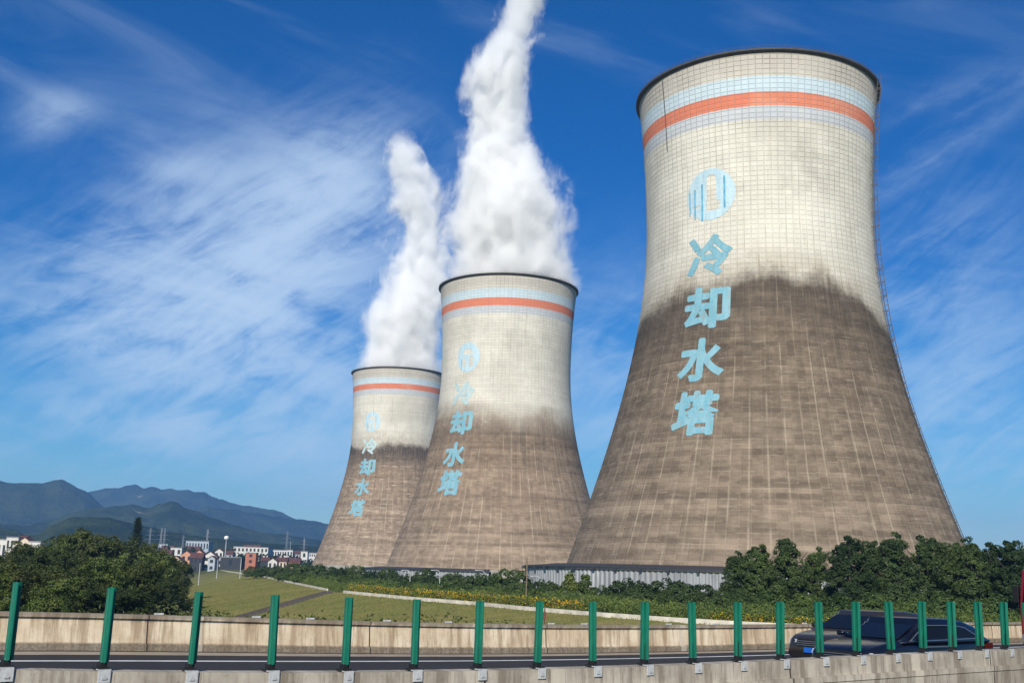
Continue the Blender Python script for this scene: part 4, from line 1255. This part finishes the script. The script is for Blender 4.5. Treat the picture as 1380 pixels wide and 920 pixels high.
# dark bushes below the corrugated wall (right) and along the towers (left)
for px, py, Y, w, kind, lab in [
 (768, 767, 232, 44, SL, 'tall spindly sapling shrub in front of the bright part of the corrugated wall'), (736, 778, 236, 50, SD, 'dark feathery shrub at the left end of the corrugated wall'), (788, 772, 228, 40, SL, 'thin upright shrub just right of the spindly sapling, before the corrugated wall'),
 (815, 786, 225, 50, SD, 'dark shrub below the corrugated wall, left of the big rounded bush'), (850, 776, 222, 72, SD, 'big rounded dark bush covering the corrugated wall, left one of two'), (905, 776, 220, 76, SD, 'big rounded dark bush covering the corrugated wall, right one of two'), (948, 785, 212, 60, SD, 'dark bush between the rounded bushes and the tree row'),
 (880, 792, 205, 60, SD, 'low dark bush in front of the two big rounded bushes'), (828, 797, 205, 46, SD, 'low dark bush in front of the corrugated wall, below the spindly sapling'), (930, 796, 200, 56, SD, 'low dark bush left of the tree row foot'),
 (690, 764, 250, 66, SD, 'big dark bush below the middle tower, just left of the utility pole'), (660, 772, 262, 50, SD, 'dark bush at the right end of the low pale wall'), (640, 770, 275, 44, SD, 'dark bush over the right end of the low pale wall'), (610, 768, 300, 40, SD, 'dark bush before the low pale wall, right of its middle'),
 (575, 764, 320, 42, SD, 'dark bush before the middle of the low pale wall'), (548, 771, 310, 40, SD, 'dark bush before the low pale wall, left of its middle'), (525, 762, 340, 32, SD, 'dark bush at the left end of the low pale wall'), (505, 765, 350, 38, SD, 'dark bush where the far and middle towers meet'),
 (482, 760, 380, 34, SD, 'dark pointed bush under the far tower, right of centre'), (464, 761, 400, 32, SD, 'dark pointed bush under the middle of the far tower'), (446, 762, 420, 30, SD, 'dark bush under the far tower, left of centre'), (428, 757, 440, 34, SD, 'dark bush at the left foot of the far tower'),
 (412, 758, 450, 30, SD, 'dark bush just left of the far tower foot'), (396, 757, 480, 34, SD, 'dark bush second to the left of the far tower foot'), (378, 760, 480, 30, SD, 'dark bush below the flat white buildings'), (360, 761, 500, 34, SD, 'dark bush right of the orange brick tower house'),
 (342, 762, 520, 28, SD, 'dark bush in front of the white school-like building'), (500, 778, 290, 44, SH, 'lighter green shrub below the meeting of far and middle towers'), (540, 782, 270, 52, SH, 'lighter green shrub below the left street lamp'), (470, 774, 320, 40, SH, 'lighter green shrub right of the stair top'), (440, 775, 350, 40, SH, 'lighter green shrub above the stair top'),
 (415, 770, 380, 36, SH, 'lighter green shrub left of the stair top'), (390, 768, 420, 36, SH, 'lighter green shrub along the wall farther left of the stairs'), (610, 785, 250, 56, SH, 'lighter green shrub below the second street lamp'), (650, 790, 240, 50, SH, 'lighter green shrub below the third street lamp'), (715, 790, 215, 40, SH, 'lighter green shrub at the utility pole foot'),
 (1000, 795, 182, 60, SH, 'lighter green shrub under the left end of the tree row'), (1040, 792, 178, 66, SH, 'lighter green shrub under the third tree of the row'), (1085, 797, 176, 62, SH, 'lighter green shrub under the dip of the tree row'), (1130, 796, 174, 66, SH, 'lighter green shrub above the far dark car'),
 (1180, 795, 172, 62, SH, 'lighter green shrub above the near car bonnet'), (1230, 798, 170, 60, SH, 'lighter green shrub above the near car roof'), (1280, 795, 168, 66, SH, 'lighter green shrub above the rear of the near car'), (1335, 797, 166, 66, SH, 'lighter green shrub left of the red truck'), (970, 805, 186, 40, SH, 'low light shrub beside the rightmost staked sapling')]:
    shrub(kind, px, py, Y, w, lab, GS)
for px, py, lab in ((552, 784, 'small round staked sapling, leftmost in the strip below the middle tower'), (582, 783, 'small round staked sapling below the second street lamp'), (683, 791, 'small round staked sapling left of the utility pole'), (895, 797, 'small round staked sapling before the big rounded bushes'), (973, 795, 'small round staked sapling at the left end of the tree row')):
    Y = {552: 262, 582: 255, 683: 222, 895: 178, 973: 172}[px]; p = at(px, py, Y); s = (p.z - gz(p.x, p.y)) / 4.2; plant('sap', 0, p.x, p.y, (max(s, .8),) * 2 + (max(s, .7),), rnd.uniform(0, 6), lab, 'staked saplings behind the levee wall')


def scatter(name, label, n, strip_fn, size, mat, seed, hmax, upright=.2):
    rs = np.random.RandomState(seed); x, y, hm = strip_fn(rs, n); z = ground_z(x, y) + rs.rand(n) * hmax * hm
    N_ = np.tile([0, -.6, .5], (n, 1)) + rs.normal(0, .5, (n, 3))
    V, Q = leaves(np.stack([x, y, z], -1), N_, size, rs, .5); return tag(link(name, np_mesh(name, V, Q, mat)), label, kind='stuff')


def weeds(rs, n):
    y = 110 + (620 - 110) * rs.rand(n) ** 1.9; x = np.interp(y, KY, KX) + 1.2 + (10 + y * .05) * rs.rand(n) ** 1.2
    hm = .25 + 1.6 * np.clip(fbm(x / 6., y / 6., 4, 3) - .25, 0, 1); return x, y, hm


scatter('undergrowth', 'rough green undergrowth behind the pale levee wall', 110000, weeds, .42, L_weed, 1, 2.4)
def weeds2(rs, n):
    y = 118 + (420 - 118) * rs.rand(n) ** 1.6; x = np.interp(y, KY, KX) + 6 + 34 * rs.rand(n)
    hm = .15 + 1.8 * np.clip(fbm(x / 8., y / 8., 14, 3) - .3, 0, 1); return x, y, hm
scatter('ground_cover', 'darker green ground cover between shrubs and tower walls', 90000, weeds2, .48, L_shrub, 2, 2.6)
def fl(rs, n):
    y = 186 + (285 - 186) * rs.rand(n); x = np.interp(y, KY, KX) + 3.2 + 1.6 * rs.rand(n); return x, y, .7 + .5 * rs.rand(n)
def fl2(rs, n):
    y = 118 + (164 - 118) * rs.rand(n); x = np.interp(y, KY, KX) + 2.4 + 1.8 * rs.rand(n); return x, y, .7 + .5 * rs.rand(n)
scatter('flower_bed', 'band of yellow flowers behind the levee wall, below the middle tower', 16000, fl, .36, L_fl, 3, 1.9)
scatter('flower_bed', 'band of yellow flowers behind the far parapet, above the dark cars', 9000, fl2, .28, L_fl, 4, 1.5)
def gr(rs, n):
    y = 120 + (560 - 120) * rs.rand(n) ** 1.7; k = np.interp(y, KY, KX); x = k - .3 - 52 * rs.rand(n); return x, y, .4 + rs.rand(n)
g = leaf_mat('slope_grass', (.13, .155, .030), (.235, .21, .070), None, .2, .06)
scatter('grass', 'short yellow-green grass on the levee slope', 70000, gr, .28, g, 5, .12)
def rd(rs, n):
    y = 215 + (330 - 215) * rs.rand(n); k = np.interp(y, KY, KX); w = np.clip(47 - (y - 260) * .037, 30, 54); sd = rs.rand(n) < .5
    x = k - w - np.where(sd, rs.rand(n) * 2 - 1, 19 + rs.rand(n) * 4); return x, y, .6 + rs.rand(n)
scatter('reeds', 'pale reeds and weeds at the river edge', 16000, rd, .5, L_shrub, 6, 1.6)
def bank(rs, n):
    y = 90 + (420 - 90) * rs.rand(n); k = np.interp(y, KY, KX); w = np.clip(47 - (y - 260) * .037, 30, 54); x = k - w - 17 - 90 * rs.rand(n) ** 1.3
    return x, y, .3 + 1.2 * np.clip(fbm(x / 7., y / 7., 24, 3) - .2, 0, 1)
scatter('bank_undergrowth', 'dark undergrowth below the riverside wood', 70000, bank, .6, L_wood, 8, 3.)
# far plain woods as one mass
def farwood(rs, n):
    y = 1050 + 1500 * rs.rand(n) ** 1.3; x = (rs.rand(n) * 2 - 1) * .62 * y
    hm = np.clip(fbm(x / 60., y / 60., 33, 3) - .18, 0, 1) * 1.5; return x, y, hm
scatter('distant_woods', 'dark woods on the plain between the village and the hills', 90000, farwood, 5.5, L_con, 9, 15.)

# ------------------------------------------------------------------ village
WALLC = {'white': (.52, .51, .48), 'orange': (.50, .26, .16), 'grey': (.33, .34, .35), 'cream': (.56, .46, .36), 'dark': (.035, .04, .05), 'brick': (.34, .13, .085), 'blue': (.33, .37, .41)}
MW = {k: plain(k + '_wall', c, .85, .1, .2) for k, c in WALLC.items()}
M_roof = plain('dark_red_roof', (.085, .040, .038), .85, .25, .5)
M_roofg = plain('grey_roof', (.20, .20, .21), .8, .2, .5)
M_win = plain('window_glass', (.025, .03, .04), .2, .2, .5, 0., .5)


def house(px0, px1, pt, pb, Y, wall, roof, floors, bays, label, depth=None, rz=0., win=True):
    """Box with storeys of windows; roof: 'gable' (ridge across), 'end' (gable to us), 'flat'."""
    a, b = at(px0, pb, Y), at(px1, pb, Y); w = b.x - a.x; zt = at((px0 + px1) / 2, pt, Y).z; z0 = min(gz((a.x + b.x) / 2, Y), b.z) - .5; h = zt - z0
    d = depth or max(w * .7, 8.); t = tag(empty('house' if floors < 3 else 'building', ((a.x + b.x) / 2, Y, z0), rz), label, 'house' if floors < 3 else 'building', 'buildings of the village')
    hw = w / 2; rh = 0. if roof == 'flat' else min(h * .32, w * .35); eh = h - rh; mb = MB()
    if roof == 'end': mb.sections([[(-hw, y, 0), (hw, y, 0), (hw, y, eh), (0, y, h), (-hw, y, eh)] for y in (0, d)])
    elif roof == 'gable': mb.sections([[(x, 0, 0), (x, d, 0), (x, d, eh), (x, d / 2, h), (x, 0, eh)] for x in (-hw, hw)])
    else: mb.box(-hw, hw, 0, d, 0, h)
    mb.build('wall', MW[wall], t); mb = MB(); e = .5
    if roof == 'end': mb.sections([[(-hw - e, y, eh - e * rh / hw + .05), (0, y, h + .05), (hw + e, y, eh - e * rh / hw + .05), (hw + e, y, eh - e * rh / hw + .4), (0, y, h + .45), (-hw - e, y, eh - e * rh / hw + .4)] for y in (-e, d + e)]); mb.build('roof', M_roof, t)
    elif roof == 'gable': mb.sections([[(x, -e, eh - e * rh / d * 2 + .05), (x, d / 2, h + .05), (x, d + e, eh - e * rh / d * 2 + .05), (x, d + e, eh - e * rh / d * 2 + .4), (x, d / 2, h + .45), (x, -e, eh - e * rh / d * 2 + .4)] for x in (-hw - e, hw + e)]); mb.build('roof', M_roof, t)
    else: mb.box(-hw - .3, hw + .3, -.3, d + .3, h + .02, h + .6); mb.build('roof', M_roofg, t)
    if win:
        fh = eh / floors; bw = w / bays
        for f_ in range(floors):
            for b_ in range(bays):
                x = -hw + bw * (b_ + .5); z = fh * (f_ + .35); ww = min(bw * .5, 2.4) / 2; mb = MB(); mb.box(x - ww, x + ww, -.06, .05, z, z + fh * .48); mb.build('window', M_win, t)
    return t


house(313, 360, 737, 758, 1180, 'white', 'flat', 3, 9, 'long white three-storey building with rows of dark windows, largest in the village')
t = house(327, 349, 734, 739, 1190, 'white', 'gable', 1, 2, 'red-roofed top storey above the long white building', win=False)
for q in [
 (211, 229, 741, 759, 900, 'orange', 'gable', 2, 3, 'orange-walled house with dark red roof, leftmost at the wood edge'), (225, 247, 749, 763, 860, 'cream', 'end', 1, 2, 'brownish gabled house in front of the orange houses'), (243, 258, 742, 758, 930, 'orange', 'end', 2, 2, 'orange gabled house in the middle of the left cluster'),
 (255, 272, 745, 760, 880, 'dark', 'gable', 2, 3, 'dark house with red-brown roof right of the orange gable'), (262, 273, 741, 756, 960, 'orange', 'end', 2, 2, 'small orange gabled house behind the dark house'), (229, 244, 738, 752, 1020, 'white', 'flat', 2, 2, 'white flat-fronted house behind the brownish gabled house'),
 (216, 232, 735, 746, 1100, 'cream', 'gable', 2, 3, 'house with long dark red roof behind the leftmost orange house'), (247, 268, 736, 747, 1120, 'cream', 'gable', 2, 4, 'red-roofed row house below the blue-grey factory'), (273, 292, 743, 757, 900, 'white', 'end', 2, 2, 'white gabled house left of the dark-walled yard'), (280, 289, 749, 763, 840, 'blue', 'end', 2, 1, 'small pale blue-white gable hut at the end of the levee'),
 (289, 300, 739, 752, 1000, 'white', 'end', 2, 2, 'white gabled house above the dark-walled yard'), (296, 324, 751, 764, 870, 'dark', 'flat', 1, 1, 'low dark yard building beside the white boundary pole'), (330, 344, 745, 761, 850, 'brick', 'flat', 3, 1, 'narrow brick-red tower house in front of the long white building'), (250, 281, 729, 738, 1500, 'blue', 'flat', 2, 8, 'blue-grey factory with flat roof behind the village'),
 (213, 226, 733, 738, 1500, 'blue', 'flat', 1, 3, 'small pale factory roof beside the wood'), (351, 362, 751, 760, 900, 'dark', 'gable', 1, 2, 'low dark red-roofed house right of the brick tower house'), (361, 373, 752, 762, 880, 'white', 'end', 1, 2, 'white gable with chimney among red roofs at right'), (372, 386, 751, 759, 930, 'cream', 'gable', 1, 3, 'low house under dark red roof below the white block'),
 (386, 394, 741, 752, 1150, 'white', 'flat', 2, 2, 'square white block below a thin mast'), (363, 386, 741, 751, 1250, 'white', 'flat', 2, 7, 'low white building with many windows left of the square block'), (395, 406, 742, 752, 1200, 'grey', 'gable', 2, 3, 'grey house with dark roof right of the square white block'), (405, 414, 743, 754, 1120, 'white', 'flat', 2, 1, 'plain white block near the far tower'),
 (413, 428, 745, 754, 1150, 'white', 'flat', 3, 5, 'white flat building touching the far tower outline'), (388, 404, 752, 759, 1000, 'brick', 'gable', 1, 3, 'long low red-roofed shed in front of the white blocks'), (300, 313, 742, 752, 1050, 'grey', 'gable', 2, 2, 'grey red-roofed house at the left end of the long white building'),
 (8, 24, 724, 733, 700, 'white', 'flat', 2, 3, 'white flat-roofed house on the far left above the wood'), (20, 45, 724, 734, 690, 'cream', 'end', 1, 2, 'pale gabled house with red roof on the far left above the wood'), (-4, 9, 727, 734, 720, 'white', 'flat', 1, 2, 'low white house at the left frame edge'), (38, 54, 730, 738, 680, 'white', 'flat', 1, 3, 'low white house below the pale gabled one on the far left'), (24, 34, 722, 728, 760, 'brick', 'gable', 1, 2, 'red-roofed house behind the pale gabled one on the far left')]:
    house(*q)
# telecom mast with white head, small masts
p = at(303, 752, 1000); t = tag(empty('telecom_mast', (p.x, p.y, gz(p.x, p.y))), 'slim mast with round white head above the village', 'mast'); h = at(303, 722, 1000).z - gz(p.x, p.y)
mb = MB(); mb.tube([(0, 0, 0), (0, 0, h)], [.7, .4], 8); mb.build('pole', M_steel, t); mb = MB(); mb.sections([[(r_ * math.cos(6.283 * k / 12), r_ * math.sin(6.283 * k / 12), h + z) for k in range(12)] for r_, z in ((.3, -3.6), (1.9, -2.6), (2.2, -1.2), (1.6, 0), (.3, .4))]); mb.build('antenna_head', M_white, t)
p = at(390, 742, 1155); mb = MB(); mb.tube([(0, 0, 0), (0, 0, 10)], [.3, .15], 6); o = mb.build('roof_mast', M_steel, None, loc=(p.x, p.y + 3, p.z)); tag(o, 'thin mast on the square white block', 'mast')


def pylon(px, pt, pb, Y, label):
    p = at(px, pb, Y); z0 = gz(p.x, p.y); h = at(px, pt, Y).z - z0; t = tag(empty('power_pylon', (p.x, p.y, z0), rnd.uniform(-.5, .5)), label, 'pylon', 'power pylons before the hills')
    mb = MB(); b = h * .10; q = h * .018; r_ = .22
    for sx in (-1, 1):
        for sy in (-1, 1): mb.tube([(sx * b, sy * b, 0), (sx * q, sy * q, h * .62), (sx * q * .8, sy * q * .8, h)], r_, 4)
    for k in range(9):
        z1 = h * k / 10; z2 = h * (k + 1) / 10; w1 = float(np.interp(z1, [0, h * .62, h], [b, q, q * .8])); w2 = float(np.interp(z2, [0, h * .62, h], [b, q, q * .8]))
        for s_ in (-1, 1): mb.tube([(-w1, s_ * w1, z1), (w2, s_ * w2, z2)], r_ * .6, 4); mb.tube([(w1, s_ * w1, z1), (-w2, s_ * w2, z2)], r_ * .6, 4)
    mb.build('lattice_body', M_steel, t)
    for z, L in ((.66, .17), (.78, .14), (.9, .11)):
        mb = MB(); mb.tube([(-h * L, 0, h * z), (0, 0, h * (z + .02)), (h * L, 0, h * z)], [.12, .3, .12], 4); mb.build('cross_arm', M_steel, t)


for q in ((201, 711, 736, 1700, 'leftmost power pylon, just right of the conifer'), (216, 711, 736, 1700, 'left one of the paired pylons right of the conifer'), (220.5, 711, 736, 1720, 'right one of the paired pylons right of the conifer'), (278, 713, 740, 1600, 'tall power pylon above the blue-grey factory'), (386, 715, 740, 1900, 'power pylon between the white building and the far tower'), (409, 725, 745, 1700, 'small power pylon nearest the far tower'), (246, 720, 738, 2000, 'faint power pylon left of the blue-grey factory')): pylon(*q)
